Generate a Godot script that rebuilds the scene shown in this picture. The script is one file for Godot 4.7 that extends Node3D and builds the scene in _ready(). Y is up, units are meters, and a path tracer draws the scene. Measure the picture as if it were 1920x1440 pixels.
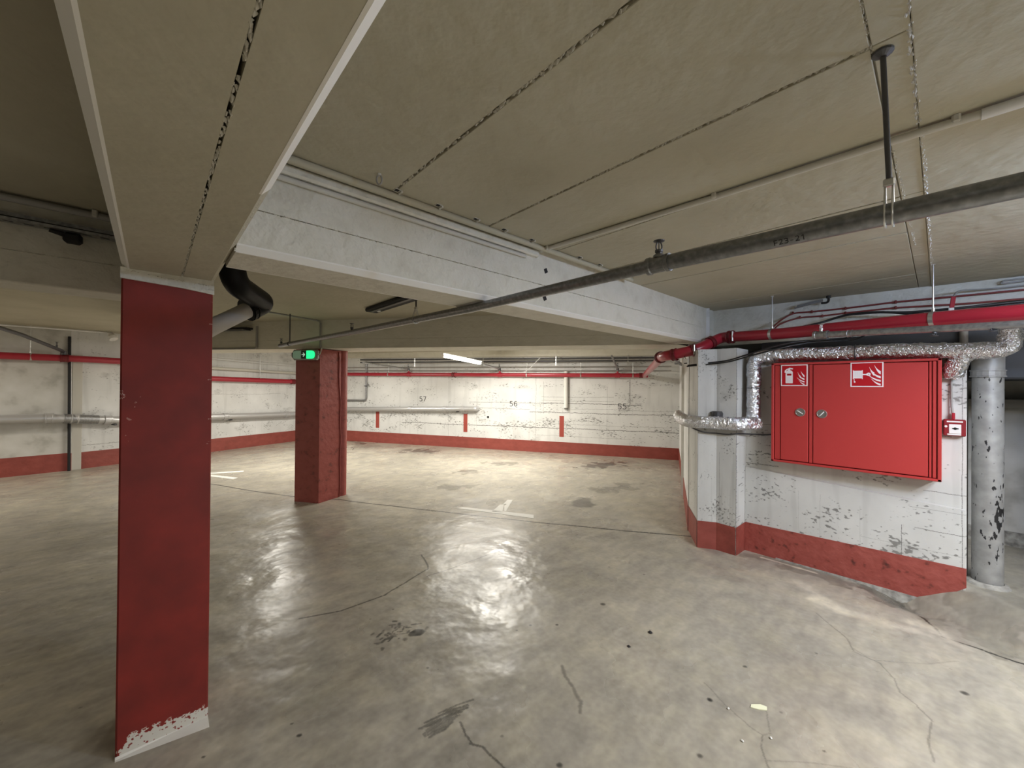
extends Node3D

# ------------------------------------------------------------------ state
var M := {}
var used := {}
var rng := RandomNumberGenerator.new()

func _ready() -> void:
	rng.seed = 57
	# ---- camera
	var cam := Camera3D.new()
	cam.name = "camera"
	cam.position = Vector3(0, 1.55, 0)
	cam.rotation_degrees = Vector3(0.3, -42.56, 0.45)
	cam.fov = 88.82
	cam.near = 0.02
	add_child(cam)
	# ---- surroundings (closed garage: hardly any sky gets in)
	var we := WorldEnvironment.new()
	we.name = "surroundings"
	var env := Environment.new()
	env.background_mode = Environment.BG_COLOR
	env.background_color = Color(0.02, 0.02, 0.022)
	env.tonemap_mode = Environment.TONE_MAPPER_LINEAR
	env.tonemap_exposure = 1.9
	env.sdfgi_enabled = true
	env.ssao_enabled = true
	env.ssil_enabled = true
	we.environment = env
	add_child(we)
	make_materials()
	make_lights()
	make_shell()
	make_beams()
	make_columns()
	make_right_side()
	make_back_side()
	make_left_side()
	make_ceiling_fittings()
	make_floor_things()

# ------------------------------------------------------------------ naming helpers
func numbered(n: String) -> String:
	if not used.has(n):
		used[n] = 0
		return n
	used[n] += 1
	return "%s_%03d" % [n, used[n]]

func tag(o: Node3D, label: String, category: String, group := "", kind := "") -> Node3D:
	o.set_meta("label", label)
	o.set_meta("category", category)
	if group: o.set_meta("group", group)
	if kind: o.set_meta("kind", kind)
	return o

func thing(n: String, label: String, category: String, at: Vector3, group := "", kind := "") -> Node3D:
	var o := Node3D.new()
	o.name = numbered(n)
	add_child(o)
	o.position = at
	return tag(o, label, category, group, kind)

func world_origin(o: Node) -> Vector3:
	var p := Vector3.ZERO
	var q: Node = o
	while q != self:
		p += (q as Node3D).position
		q = q.get_parent()
	return p

# commits a surface drawn in world coordinates as one mesh under parent
func part(n: String, st: SurfaceTool, m: Material, parent: Node = self) -> MeshInstance3D:
	var o := MeshInstance3D.new()
	o.mesh = st.commit()
	o.material_override = m
	if parent == self:
		o.name = numbered(n)
		add_child(o)
	else:
		o.name = n
		parent.add_child(o, true)
		o.position = -world_origin(parent)
	return o

# ------------------------------------------------------------------ shape helpers
func begin() -> SurfaceTool:
	var st := SurfaceTool.new()
	st.begin(Mesh.PRIMITIVE_TRIANGLES)
	return st

func tri(st: SurfaceTool, a: Vector3, b: Vector3, c: Vector3, n: Vector3, ua := Vector2.ZERO, ub := Vector2.ZERO, uc := Vector2.ZERO) -> void:
	st.set_normal(n)
	if (b - a).cross(c - a).dot(n) > 0.0:
		st.set_uv(ua); st.add_vertex(a)
		st.set_uv(uc); st.add_vertex(c)
		st.set_uv(ub); st.add_vertex(b)
	else:
		st.set_uv(ua); st.add_vertex(a)
		st.set_uv(ub); st.add_vertex(b)
		st.set_uv(uc); st.add_vertex(c)

func quad(st: SurfaceTool, a: Vector3, b: Vector3, c: Vector3, d: Vector3, n: Vector3, r := Rect2(0, 0, 1, 1)) -> void:
	# a top left, b top right, c bottom right, d bottom left
	var p := r.position
	var e := r.end
	tri(st, a, b, c, n, p, Vector2(e.x, p.y), e)
	tri(st, a, c, d, n, p, e, Vector2(p.x, e.y))

# closed prism over a polygon (any order), moved by the vector v
func prism(st: SurfaceTool, poly: Array, v: Vector3) -> void:
	var c := Vector3.ZERO
	for p in poly: c += p
	c /= poly.size()
	var mid := c + v * 0.5
	var fn: Vector3 = (poly[1] - poly[0]).cross(poly[2] - poly[0]).normalized()
	if fn.dot(v) > 0: fn = -fn
	var ax := (poly[1] - poly[0] as Vector3).normalized()
	var ay := fn.cross(ax)
	var flat := PackedVector2Array()
	for p in poly: flat.append(Vector2((p - c).dot(ax), (p - c).dot(ay)))
	var idx := Geometry2D.triangulate_polygon(flat)
	for i in range(0, idx.size(), 3):
		tri(st, poly[idx[i]], poly[idx[i + 1]], poly[idx[i + 2]], fn, flat[idx[i]], flat[idx[i + 1]], flat[idx[i + 2]])
		tri(st, poly[idx[i]] + v, poly[idx[i + 1]] + v, poly[idx[i + 2]] + v, -fn, flat[idx[i]], flat[idx[i + 1]], flat[idx[i + 2]])
	var cw := Geometry2D.is_polygon_clockwise(flat)
	for i in poly.size():
		var a: Vector3 = poly[i]
		var b: Vector3 = poly[(i + 1) % poly.size()]
		var e2 := flat[(i + 1) % poly.size()] - flat[i]
		var o2 := Vector2(e2.y, -e2.x)
		if cw: o2 = -o2
		var n := (ax * o2.x + ay * o2.y).normalized()
		quad(st, a, b, b + v, a + v, n)

func box(st: SurfaceTool, c: Vector3, size: Vector3, ch := 0.0, bas := Basis()) -> void:
	var h := size * 0.5
	if ch <= 0.0:
		for k in 3:
			for s in [-1.0, 1.0]:
				var n := Vector3.ZERO
				n[k] = s
				var i := (k + 1) % 3
				var j := (k + 2) % 3
				var q := []
				for e in [[-1, 1], [1, 1], [1, -1], [-1, -1]]:
					var p := Vector3.ZERO
					p[k] = s * h[k]
					p[i] = e[0] * h[i]
					p[j] = e[1] * h[j]
					q.append(c + bas * p)
				quad(st, q[0], q[1], q[2], q[3], bas * n)
		return
	# chamfered: shrink each face and bridge edges and corners
	for k in 3:
		var i := (k + 1) % 3
		var j := (k + 2) % 3
		for s in [-1.0, 1.0]:
			var q := []
			for e in [[-1, 1], [1, 1], [1, -1], [-1, -1]]:
				var p := Vector3.ZERO
				p[k] = s * h[k]; p[i] = e[0] * (h[i] - ch); p[j] = e[1] * (h[j] - ch)
				q.append(c + bas * p)
			var n := Vector3.ZERO
			n[k] = s
			quad(st, q[0], q[1], q[2], q[3], bas * n)
		for si in [-1.0, 1.0]:
			for sj in [-1.0, 1.0]:
				var q2 := []
				for e in [[0, -1], [0, 1], [1, 1], [1, -1]]:
					var p := Vector3.ZERO
					p[k] = e[1] * (h[k] - ch)
					p[i] = si * (h[i] if e[0] == 0 else h[i] - ch)
					p[j] = sj * (h[j] - ch if e[0] == 0 else h[j])
					q2.append(c + bas * p)
				var n2 := Vector3.ZERO
				n2[i] = si; n2[j] = sj
				quad(st, q2[0], q2[1], q2[2], q2[3], bas * n2.normalized())
	for sx in [-1.0, 1.0]:
		for sy in [-1.0, 1.0]:
			for sz in [-1.0, 1.0]:
				var s3 := Vector3(sx, sy, sz)
				var g := h - Vector3(ch, ch, ch)
				tri(st, c + bas * (s3 * Vector3(h.x, g.y, g.z)), c + bas * (s3 * Vector3(g.x, h.y, g.z)), c + bas * (s3 * Vector3(g.x, g.y, h.z)), bas * s3.normalized())

func boxmm(st: SurfaceTool, a: Vector3, b: Vector3, ch := 0.0) -> void:
	box(st, (a + b) * 0.5, (b - a).abs(), ch)

# rounds the corners of a polyline
func rounded(pts: Array, r: float, n := 6) -> Array:
	var out := [pts[0]]
	for i in range(1, pts.size() - 1):
		var p: Vector3 = pts[i]
		var a: Vector3 = pts[i - 1] - p
		var b: Vector3 = pts[i + 1] - p
		var d := minf(r, minf(a.length(), b.length()) * 0.49)
		var pa := p + a.normalized() * d
		var pb := p + b.normalized() * d
		for k in n + 1:
			var t := float(k) / n
			out.append(pa.lerp(p, t).lerp(p.lerp(pb, t), t))
	out.append(pts[-1])
	return out

# a round bar along points; radius may vary through rad(i)
func tube(st: SurfaceTool, pts: Array, r: float, sides := 14, caps := true, radii := [], uvs := 1.0) -> void:
	var n := pts.size()
	var rings := []
	var norms := []
	var d0: Vector3 = (pts[1] - pts[0]).normalized()
	var up := Vector3.UP if absf(d0.y) < 0.9 else Vector3.RIGHT
	var u := (up - d0 * up.dot(d0)).normalized()
	var run := 0.0
	var runs := []
	for i in n:
		var d: Vector3
		if i == 0: d = pts[1] - pts[0]
		elif i == n - 1: d = pts[n - 1] - pts[n - 2]
		else: d = (pts[i] - pts[i - 1]).normalized() + (pts[i + 1] - pts[i]).normalized()
		d = d.normalized()
		u = (u - d * u.dot(d)).normalized()
		var w := d.cross(u)
		var rr: float = radii[i] if radii.size() else r
		var ring := []
		var nn := []
		for k in sides:
			var a := TAU * k / sides
			var o := u * cos(a) + w * sin(a)
			ring.append(pts[i] + o * rr)
			nn.append(o)
		rings.append(ring)
		norms.append(nn)
		if i > 0: run += (pts[i] - pts[i - 1]).length()
		runs.append(run)
	for i in n - 1:
		for k in sides:
			var k2 := (k + 1) % sides
			var vs := [[i, k], [i, k2], [i + 1, k2], [i, k], [i + 1, k2], [i + 1, k]]
			var fc: Vector3 = (rings[i][k2] - rings[i][k]).cross(rings[i + 1][k2] - rings[i][k])
			var flip: bool = fc.dot(norms[i][k]) > 0.0
			for t in 2:
				var o3 := [0, 2, 1] if flip else [0, 1, 2]
				for x in o3:
					var e: Array = vs[t * 3 + x]
					st.set_normal(norms[e[0]][e[1]])
					var ku := float(e[1])
					if k2 == 0 and e[1] == 0: ku = sides
					st.set_uv(Vector2(runs[e[0]] * uvs, ku / sides * TAU * r * uvs))
					st.add_vertex(rings[e[0]][e[1]])
	if caps:
		for e in [[0, -1.0], [n - 1, 1.0]]:
			var dd: Vector3 = (pts[1] - pts[0]) if e[0] == 0 else (pts[n - 1] - pts[n - 2])
			dd = dd.normalized() * e[1]
			for k in sides:
				tri(st, pts[e[0]], rings[e[0]][k], rings[e[0]][(k + 1) % sides], dd)

# turned shape: profile of Vector2(radius, along) around axis
func lathe(st: SurfaceTool, at: Vector3, axis: Vector3, prof: Array, sides := 20) -> void:
	var d := axis.normalized()
	var up := Vector3.UP if absf(d.y) < 0.9 else Vector3.RIGHT
	var u := (up - d * up.dot(d)).normalized()
	var w := d.cross(u)
	for i in prof.size() - 1:
		var p: Vector2 = prof[i]
		var q: Vector2 = prof[i + 1]
		var sl := q - p
		for k in sides:
			var a := TAU * k / sides
			var b := TAU * (k + 1) / sides
			var oa := u * cos(a) + w * sin(a)
			var ob := u * cos(b) + w * sin(b)
			var n := ((oa + ob).normalized() * sl.y - d * sl.x).normalized()
			var v := [at + oa * p.x + d * p.y, at + ob * p.x + d * p.y, at + ob * q.x + d * q.y, at + oa * q.x + d * q.y]
			if p.x > 1e-6: tri(st, v[0], v[1], v[2], n)
			if q.x > 1e-6: tri(st, v[0], v[2], v[3], n)

func sleeve(parent: Node, n: String, c: Vector3, dir: Vector3, r: float, ln: float, m: Material, lip := 0.004) -> MeshInstance3D:
	var st := begin()
	var h := ln * 0.5
	lathe(st, c, dir, [Vector2(r * 0.9, -h), Vector2(r + lip, -h), Vector2(r + lip, -h * 0.7), Vector2(r, -h * 0.6), Vector2(r, h * 0.6), Vector2(r + lip, h * 0.7), Vector2(r + lip, h), Vector2(r * 0.9, h)], 18)
	return part(n, st, m, parent)

# ragged line of cement lumps and pits along a formwork joint
func burr(parent: Node, p0: Vector3, p1: Vector3, nrm: Vector3, w: float, fill: float, hgt: float, m: Material) -> void:
	var st := begin()
	var t := (p1 - p0).normalized()
	var b := nrm.cross(t)
	var ln := (p1 - p0).length()
	var x := 0.0
	while x < ln:
		var s := rng.randf_range(0.7, 1.6) * w
		if rng.randf() < fill:
			var c := p0 + t * x + b * rng.randf_range(-0.7, 0.7) * w
			var hh := rng.randf_range(0.3, 1.0) * hgt
			var ring := []
			for k in 6:
				var a := TAU * k / 6.0 + rng.randf_range(-0.3, 0.3)
				ring.append(c + t * cos(a) * s * rng.randf_range(0.6, 1.2) + b * sin(a) * w * rng.randf_range(0.35, 0.8) - nrm * 0.004)
			var top := c + nrm * hh + t * rng.randf_range(-0.3, 0.3) * s
			for k in 6:
				var f: Vector3 = (ring[k] - top).cross(ring[(k + 1) % 6] - top).normalized()
				if f.dot(nrm) < 0: f = -f
				tri(st, ring[k], ring[(k + 1) % 6], top, f)
		x += s * rng.randf_range(0.7, 1.3)
	part("joint_ridge", st, m, parent)

# ------------------------------------------------------------------ materials
func lin(r: float, g: float, b: float) -> Color:
	return Color(r, g, b).linear_to_srgb()

func mat(c: Color, rough := 0.7, metal := 0.0) -> StandardMaterial3D:
	var m := StandardMaterial3D.new()
	m.albedo_color = c
	m.roughness = rough
	m.metallic = metal
	return m

func noise(sd: int, freq: float, oct := 4, kind := FastNoiseLite.TYPE_SIMPLEX_SMOOTH) -> FastNoiseLite:
	var f := FastNoiseLite.new()
	f.seed = sd
	f.noise_type = kind
	f.frequency = freq
	f.fractal_octaves = oct
	return f

func noise_tex(sd: int, freq: float, size := 512, normal := 0.0, ramp: Gradient = null, oct := 4) -> NoiseTexture2D:
	var t := NoiseTexture2D.new()
	t.width = size
	t.height = size
	t.seamless = true
	t.noise = noise(sd, freq, oct)
	if normal > 0.0:
		t.as_normal_map = true
		t.bump_strength = normal
	if ramp: t.color_ramp = ramp
	return t

func grad(a: Array) -> Gradient:
	var g := Gradient.new()
	var o := PackedFloat32Array()
	var c := PackedColorArray()
	for e in a:
		o.append(e[0])
		c.append(e[1])
	g.offsets = o
	g.colors = c
	return g

func tripl(m: StandardMaterial3D, s: float) -> StandardMaterial3D:
	m.uv1_triplanar = true
	m.uv1_world_triplanar = true
	m.uv1_scale = Vector3(s, s, s)
	return m

func nbytes(sd: int, freq: float, w: int, h: int, oct := 4, stretch := Vector2.ONE) -> PackedByteArray:
	var f := noise(sd, freq, oct)
	var ww := maxi(8, int(w / stretch.x))
	var hh := maxi(8, int(h / stretch.y))
	var im := f.get_image(ww, hh, false, false, true)
	im.convert(Image.FORMAT_L8)
	if ww != w or hh != h: im.resize(w, h, Image.INTERPOLATE_CUBIC)
	return im.get_data()

# white limewashed wall with dirt pits, scuffs and board lines; hl are dark lines as [v, u0, u1]
func wall_paint(sd: int, w: int, h: int, pxm: float, o: Dictionary) -> ImageTexture:
	var n1 := nbytes(sd, 1.2 / pxm, w, h, 5)
	var n2 := nbytes(sd + 1, 30.0 / pxm, w, h, 4, Vector2(2.2, 1))
	var n3 := nbytes(sd + 2, 3.2 / pxm, w, h, 4, Vector2(2.2, 1))
	var n4 := nbytes(sd + 3, 5.0 / pxm, w, h, 3, Vector2(1, 9))
	var by := PackedByteArray()
	by.resize(w * h * 3)
	var base: Color = o.get("base", Color(0.86, 0.86, 0.85))
	var dark: Color = o.get("dark", Color(0.2, 0.195, 0.18))
	var thr: float = o.get("thr", 0.70)
	var amt: float = o.get("amt", 0.3)
	var low: float = o.get("low", 0.15)
	var lc: float = o.get("lc", 0.8)
	var lw: float = o.get("lw", 0.2)
	var streak: float = o.get("streak", 0.05)
	var line := PackedFloat32Array()
	line.resize(w * h)
	for l in o.get("hl", []):
		var y0 := int(l[0] * h)
		var wob := 0.0
		var thick: float = l[3] if l.size() > 3 else 1.0
		for x in range(int(l[1] * w), int(l[2] * w)):
			wob = clampf(wob + rng.randf_range(-0.4, 0.4), -2.0, 2.0)
			var a := rng.randf_range(0.25, 0.9)
			for k in int(ceil(thick)):
				var yy := clampi(y0 + int(wob) + k, 0, h - 1)
				line[yy * w + mini(x, w - 1)] = a * minf(1.0, thick)
	for l in o.get("vl", []):
		var x0 := int(l[0] * w)
		var wob2 := 0.0
		var thick2: float = l[3] if l.size() > 3 else 1.0
		for y in range(int(l[1] * h), int(l[2] * h)):
			wob2 = clampf(wob2 + rng.randf_range(-0.3, 0.3), -1.5, 1.5)
			var a2 := rng.randf_range(0.25, 0.9)
			for k in int(ceil(thick2)):
				line[mini(y, h - 1) * w + clampi(x0 + int(wob2) + k, 0, w - 1)] = a2 * minf(1.0, thick2)
	for y in h:
		var v := float(y) / h
		var lv := low * exp(-pow((v - lc) / lw, 2.0))
		for x in w:
			var i := y * w + x
			var a := n1[i] / 255.0
			var c := n3[i] / 255.0
			var d := n2[i] / 255.0
			var k := smoothstep(thr - lv, thr - lv + 0.10, d * 0.62 + c * 0.38) * amt
			k = maxf(k, smoothstep(0.62 - lv, 0.9, c * 0.6 + a * 0.4) * 0.16)
			k = maxf(k, smoothstep(0.6, 0.85, n4[i] / 255.0) * streak)
			k = clampf(maxf(k, line[i]), 0.0, 1.0)
			var t := 0.93 + 0.10 * a
			by[i * 3] = int(255.0 * clampf(lerpf(base.r * t, dark.r, k), 0, 1))
			by[i * 3 + 1] = int(255.0 * clampf(lerpf(base.g * t, dark.g, k), 0, 1))
			by[i * 3 + 2] = int(255.0 * clampf(lerpf(base.b * t, dark.b, k), 0, 1))
	return ImageTexture.create_from_image(Image.create_from_data(w, h, false, Image.FORMAT_RGB8, by))

func painted(t: Texture2D, rough := 0.75, bump: Texture2D = null) -> StandardMaterial3D:
	var m := mat(Color.WHITE, rough)
	m.albedo_texture = t
	m.texture_repeat = false
	return m

const FX0 := -2.5
const FZ0 := -8.7
const FM := 10.0
const FN := 2048

func floor_stroke(F: PackedFloat32Array, xz: Array, wid: float, amt: float, rag := 0.35) -> void:
	# darkens (amt < 1) a ragged line on the floor; xz in metres
	for i in range(0, xz.size() - 2, 2):
		var a := Vector2(xz[i], xz[i + 1])
		var b := Vector2(xz[i + 2], xz[i + 3])
		var n := maxi(2, int((b - a).length() / FM * FN * 1.4))
		var w := 0.0
		for k in n:
			w = clampf(w + rng.randf_range(-0.25, 0.25), -1.6, 1.6)
			var p := a.lerp(b, float(k) / n)
			var px := (p.x - FX0) / FM * FN + w
			var pz := (p.y - FZ0) / FM * FN + w * 0.6
			var r := wid / FM * FN * rng.randf_range(1.0 - rag, 1.0 + rag)
			var ir := int(ceil(r))
			for dy in range(-ir, ir + 1):
				for dx in range(-ir, ir + 1):
					var x := int(px) + dx
					var y := int(pz) + dy
					if x < 0 or y < 0 or x >= FN or y >= FN: continue
					var dd := Vector2(x + 0.5 - px, y + 0.5 - pz).length() / maxf(r, 0.6)
					if dd < 1.0:
						F[y * FN + x] = minf(F[y * FN + x], lerpf(amt, 1.0, dd * dd))

func floor_blob(F: PackedFloat32Array, nb: PackedByteArray, c: Vector2, rx: float, rz: float, ang: float, amt: float, thr: float) -> void:
	var R := maxf(rx, rz) * 1.3
	var x0 := clampi(int((c.x - R - FX0) / FM * FN), 0, FN - 1)
	var x1 := clampi(int((c.x + R - FX0) / FM * FN), 0, FN - 1)
	var y0 := clampi(int((c.y - R - FZ0) / FM * FN), 0, FN - 1)
	var y1 := clampi(int((c.y + R - FZ0) / FM * FN), 0, FN - 1)
	var ca := cos(ang)
	var sa := sin(ang)
	for y in range(y0, y1):
		for x in range(x0, x1):
			var p := Vector2(FX0 + x * FM / FN, FZ0 + y * FM / FN) - c
			var q := Vector2((p.x * ca + p.y * sa) / rx, (-p.x * sa + p.y * ca) / rz)
			var f := 1.0 - q.length()
			f = f + (nb[y * FN + x] / 255.0 - 0.5) * 1.6
			var k := smoothstep(thr, thr + 0.22, f)
			if k > 0.0: F[y * FN + x] *= lerpf(1.0, amt, k)

func floor_texture() -> ImageTexture:
	var n1 := nbytes(11, 0.0035, FN, FN, 5)
	var n2 := nbytes(12, 0.018, FN, FN, 4, Vector2(1, 1))
	var n3 := nbytes(13, 0.10, FN, FN, 3)
	var n4 := nbytes(14, 0.05, FN, FN, 4, Vector2(3, 1))
	var F := PackedFloat32Array()
	F.resize(FN * FN)
	F.fill(1.0)
	# expansion joint and settlement cracks
	floor_stroke(F, [0.2, -8.6, 0.71, -7.56, 1.07, -6.76, 1.46, -6.02, 1.89, -5.44, 2.14, -4.98, 2.74, -3.94, 3.22, -3.13, 3.55, -2.63, 3.85, -2.16, 4.16, -1.72], 0.011, 0.2, 0.5)
	floor_stroke(F, [0.73, -2.86, 0.97, -2.77, 1.27, -2.76, 1.46, -2.82, 1.72, -2.91, 1.75, -2.95, 1.79, -3.06, 1.83, -3.20], 0.008, 0.5)
	floor_stroke(F, [1.66, -2.81, 1.90, -2.79, 2.20, -2.80, 2.49, -2.77], 0.006, 0.62)
	floor_stroke(F, [1.06, -1.49, 1.04, -1.41, 1.03, -1.37, 1.06, -1.32, 1.06, -1.26, 1.06, -1.1], 0.006, 0.58)
	floor_stroke(F, [1.69, -1.41, 1.64, -1.34, 1.61, -1.27, 1.57, -1.19, 1.51, -1.15], 0.011, 0.74)
	floor_stroke(F, [3.39, -0.57, 3.18, -0.38, 3.06, -0.34, 3.04, -0.22, 2.95, -0.16, 2.83, -0.13, 2.77, -0.07, 2.69, -0.02, 2.55, -0.03, 2.41, -0.01], 0.005, 0.78)
	floor_stroke(F, [2.15, -0.83, 2.08, -0.71, 2.03, -0.59, 2.02, -0.53, 2.06, -0.51, 2.20, -0.56], 0.004, 0.82)
	floor_stroke(F, [2.02, -0.53, 1.94, -0.51, 1.86, -0.47], 0.004, 0.75)
	floor_stroke(F, [1.90, -0.48, 2.02, -0.36, 2.13, -0.23], 0.0035, 0.85)
	floor_stroke(F, [3.11, -0.36, 3.05, -0.25, 3.24, -0.04, 3.41, 0.08], 0.004, 0.85)
	floor_stroke(F, [3.93, -0.09, 3.80, -0.03, 3.66, 0.02, 3.66, 0.09, 3.65, 0.19, 3.65, 0.33, 3.5, 0.6], 0.007, 0.25, 0.7)
	# tyre smear, oil and rust patches
	for i in 34:
		var f := i / 33.0
		var sx := 0.90 + 0.05 * rng.randf() + (0.10 if i % 3 == 0 else 0.0)
		var o2 := (f - 0.5) * 0.085
		var e2 := 0.98 + 0.20 * (1.0 - f) * rng.randf_range(0.6, 1.15)
		floor_stroke(F, [sx, -1.555 + o2, lerpf(sx, e2, 0.5), -1.545 + o2 * 0.85, e2, -1.525 + o2 * 0.55], 0.0055, rng.randf_range(0.52, 0.70), 0.5)
	for i in 46:
		var q := Vector2(1.13, -2.29) + Vector2(rng.randfn(0, 0.07), rng.randfn(0, 0.065))
		floor_stroke(F, [q.x, q.y, q.x + rng.randf_range(-0.04, 0.04), q.y + rng.randf_range(-0.03, 0.03)], rng.randf_range(0.004, 0.012), rng.randf_range(0.45, 0.8), 0.7)
	floor_blob(F, n2, Vector2(1.24, -2.21), 0.05, 0.04, 0.0, 0.45, 0.3)
	floor_blob(F, n1, Vector2(4.12, -3.18), 0.42, 0.26, 0.3, 0.66, 0.15)
	floor_blob(F, n2, Vector2(5.3, -3.35), 0.75, 0.3, 0.25, 0.78, 0.35)
	floor_blob(F, n2, Vector2(6.6, -4.5), 0.75, 0.34, 0.2, 0.6, 0.28)
	floor_blob(F, n2, Vector2(4.17, -5.75), 0.32, 0.26, 0.5, 0.72, 0.4)
	floor_blob(F, n2, Vector2(4.65, -8.3), 0.7, 0.4, 0.9, 0.62, 0.3)
	floor_blob(F, n2, Vector2(5.13, -5.9), 0.5, 0.3, 0.9, 0.75, 0.35)
	floor_blob(F, n2, Vector2(3.4, -5.0), 0.5, 0.22, 0.4, 0.8, 0.3)
	floor_blob(F, n2, Vector2(4.05, -0.25), 0.18, 0.3, 0.0, 0.78, 0.2)
	floor_blob(F, n2, Vector2(4.1, -0.7), 0.14, 0.6, 0.0, 0.82, 0.15)
	floor_blob(F, n2, Vector2(4.0, 0.25), 0.5, 0.5, 0.0, 0.86, 0.3)
	var spots := [2.33, -1.23, 2.11, -1.25, 2.44, -0.73, 1.95, -1.68, 1.72, -1.81, 2.38, -1.62, 1.71, -0.68, 2.13, -0.33, 2.05, -0.77, 3.07, 0.09, 1.82, -1.79, 1.24, -1.05, 0.49, -1.91]
	for i in range(0, spots.size(), 2):
		floor_stroke(F, [spots[i], spots[i + 1], spots[i] + 0.008, spots[i + 1] + 0.006], rng.randf_range(0.006, 0.016), rng.randf_range(0.3, 0.6))
	for i in 160:
		var x := rng.randf_range(-1.5, 7)
		var z := rng.randf_range(-8, 1)
		floor_stroke(F, [x, z, x + 0.006, z + 0.004], rng.randf_range(0.004, 0.009), rng.randf_range(0.45, 0.75))
	# pale cement wash near the right wall
	for s in [[3.80, -0.74, 3.63, -0.58, 1.12], [3.63, -0.58, 3.57, -0.45, 1.16], [3.57, -0.45, 3.60, -0.14, 1.10], [3.60, -0.14, 3.63, -0.04, 1.16], [3.75, -0.12, 3.62, 0.1, 1.14]]:
		pale(F, n2, Vector2(s[0], s[1]), Vector2(s[2], s[3]), 0.12, s[4])
	pale(F, n2, Vector2(4.12, -1.1), Vector2(4.12, -0.7), 0.03, 1.22)
	var by := PackedByteArray()
	by.resize(FN * FN * 3)
	for i in FN * FN:
		var a := n1[i] * 0.00392157
		var b := n2[i] * 0.00392157
		var t := (0.88 + 0.15 * (a - 0.5) + 0.13 * (b - 0.5) + 0.13 * (n4[i] * 0.00392157 - 0.5) + 0.10 * (n3[i] * 0.00392157 - 0.5)) * F[i]
		var wm := clampf((b - 0.35) * 1.2, 0.0, 1.0)
		by[i * 3] = int(clampf(t * 182.0, 0, 255))
		by[i * 3 + 1] = int(clampf(t * (176.0 - 1.0 * wm), 0, 255))
		by[i * 3 + 2] = int(clampf(t * (162.0 - 8.0 * wm), 0, 255))
	return ImageTexture.create_from_image(Image.create_from_data(FN, FN, false, Image.FORMAT_RGB8, by))

func pale(F: PackedFloat32Array, nb: PackedByteArray, a: Vector2, b: Vector2, w: float, amt: float) -> void:
	var x0 := clampi(int((minf(a.x, b.x) - w - FX0) / FM * FN), 0, FN - 1)
	var x1 := clampi(int((maxf(a.x, b.x) + w - FX0) / FM * FN), 0, FN - 1)
	var y0 := clampi(int((minf(a.y, b.y) - w - FZ0) / FM * FN), 0, FN - 1)
	var y1 := clampi(int((maxf(a.y, b.y) + w - FZ0) / FM * FN), 0, FN - 1)
	for y in range(y0, y1):
		for x in range(x0, x1):
			var p := Vector2(FX0 + x * FM / FN, FZ0 + y * FM / FN)
			var q := Geometry2D.get_closest_point_to_segment(p, a, b)
			var f := 1.0 - (p - q).length() / w + (nb[y * FN + x] / 255.0 - 0.5) * 0.8
			F[y * FN + x] = maxf(F[y * FN + x], lerpf(F[y * FN + x], amt, smoothstep(0.2, 0.9, f)))

func fill_poly(im: Image, poly: Array, c: Color) -> void:
	var pts := PackedVector2Array()
	var s := im.get_width()
	for p in poly: pts.append(p * s)
	var lo := pts[0]
	var hi := pts[0]
	for p in pts:
		lo = lo.min(p)
		hi = hi.max(p)
	for y in range(maxi(0, int(lo.y)), mini(im.get_height() - 1, int(hi.y)) + 1):
		for x in range(maxi(0, int(lo.x)), mini(s - 1, int(hi.x)) + 1):
			if Geometry2D.is_point_in_polygon(Vector2(x + 0.5, y + 0.5), pts): im.set_pixel(x, y, c)

func v2(a: Array) -> Array:
	var o := []
	for i in range(0, a.size(), 2): o.append(Vector2(a[i], a[i + 1]))
	return o

func flames(im: Image, ox: float, oy: float, sx: float, sy: float, wh: Color) -> void:
	# five curved flame tongues as on fire safety signs
	for f in [[0.0, 0.0, 0.45, 0.36, 0.42], [0.45, -0.10, 1.0, 0.28, 0.40], [0.12, 0.26, 1.0, 0.60, 0.26], [-0.12, 0.50, 1.0, 0.84, 0.22], [0.18, 0.76, 1.0, 1.08, 0.22]]:
		var top := []
		var bot := []
		for k in 9:
			var t := k / 8.0
			var x: float = lerpf(f[0], f[2], t)
			var y: float = lerpf(f[1], f[3], t) + sin(t * PI) * 0.05
			var th: float = f[4] * (0.10 + 0.75 * sin(minf(t * 1.15, 1.0) * PI * 0.5)) * 0.62
			top.append(Vector2(ox + x * sx, oy + y * sy - (0.02 if k == 0 else 0.0)))
			bot.push_front(Vector2(ox + x * sx, oy + (y + th) * sy))
		fill_poly(im, top + bot, wh)

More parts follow.
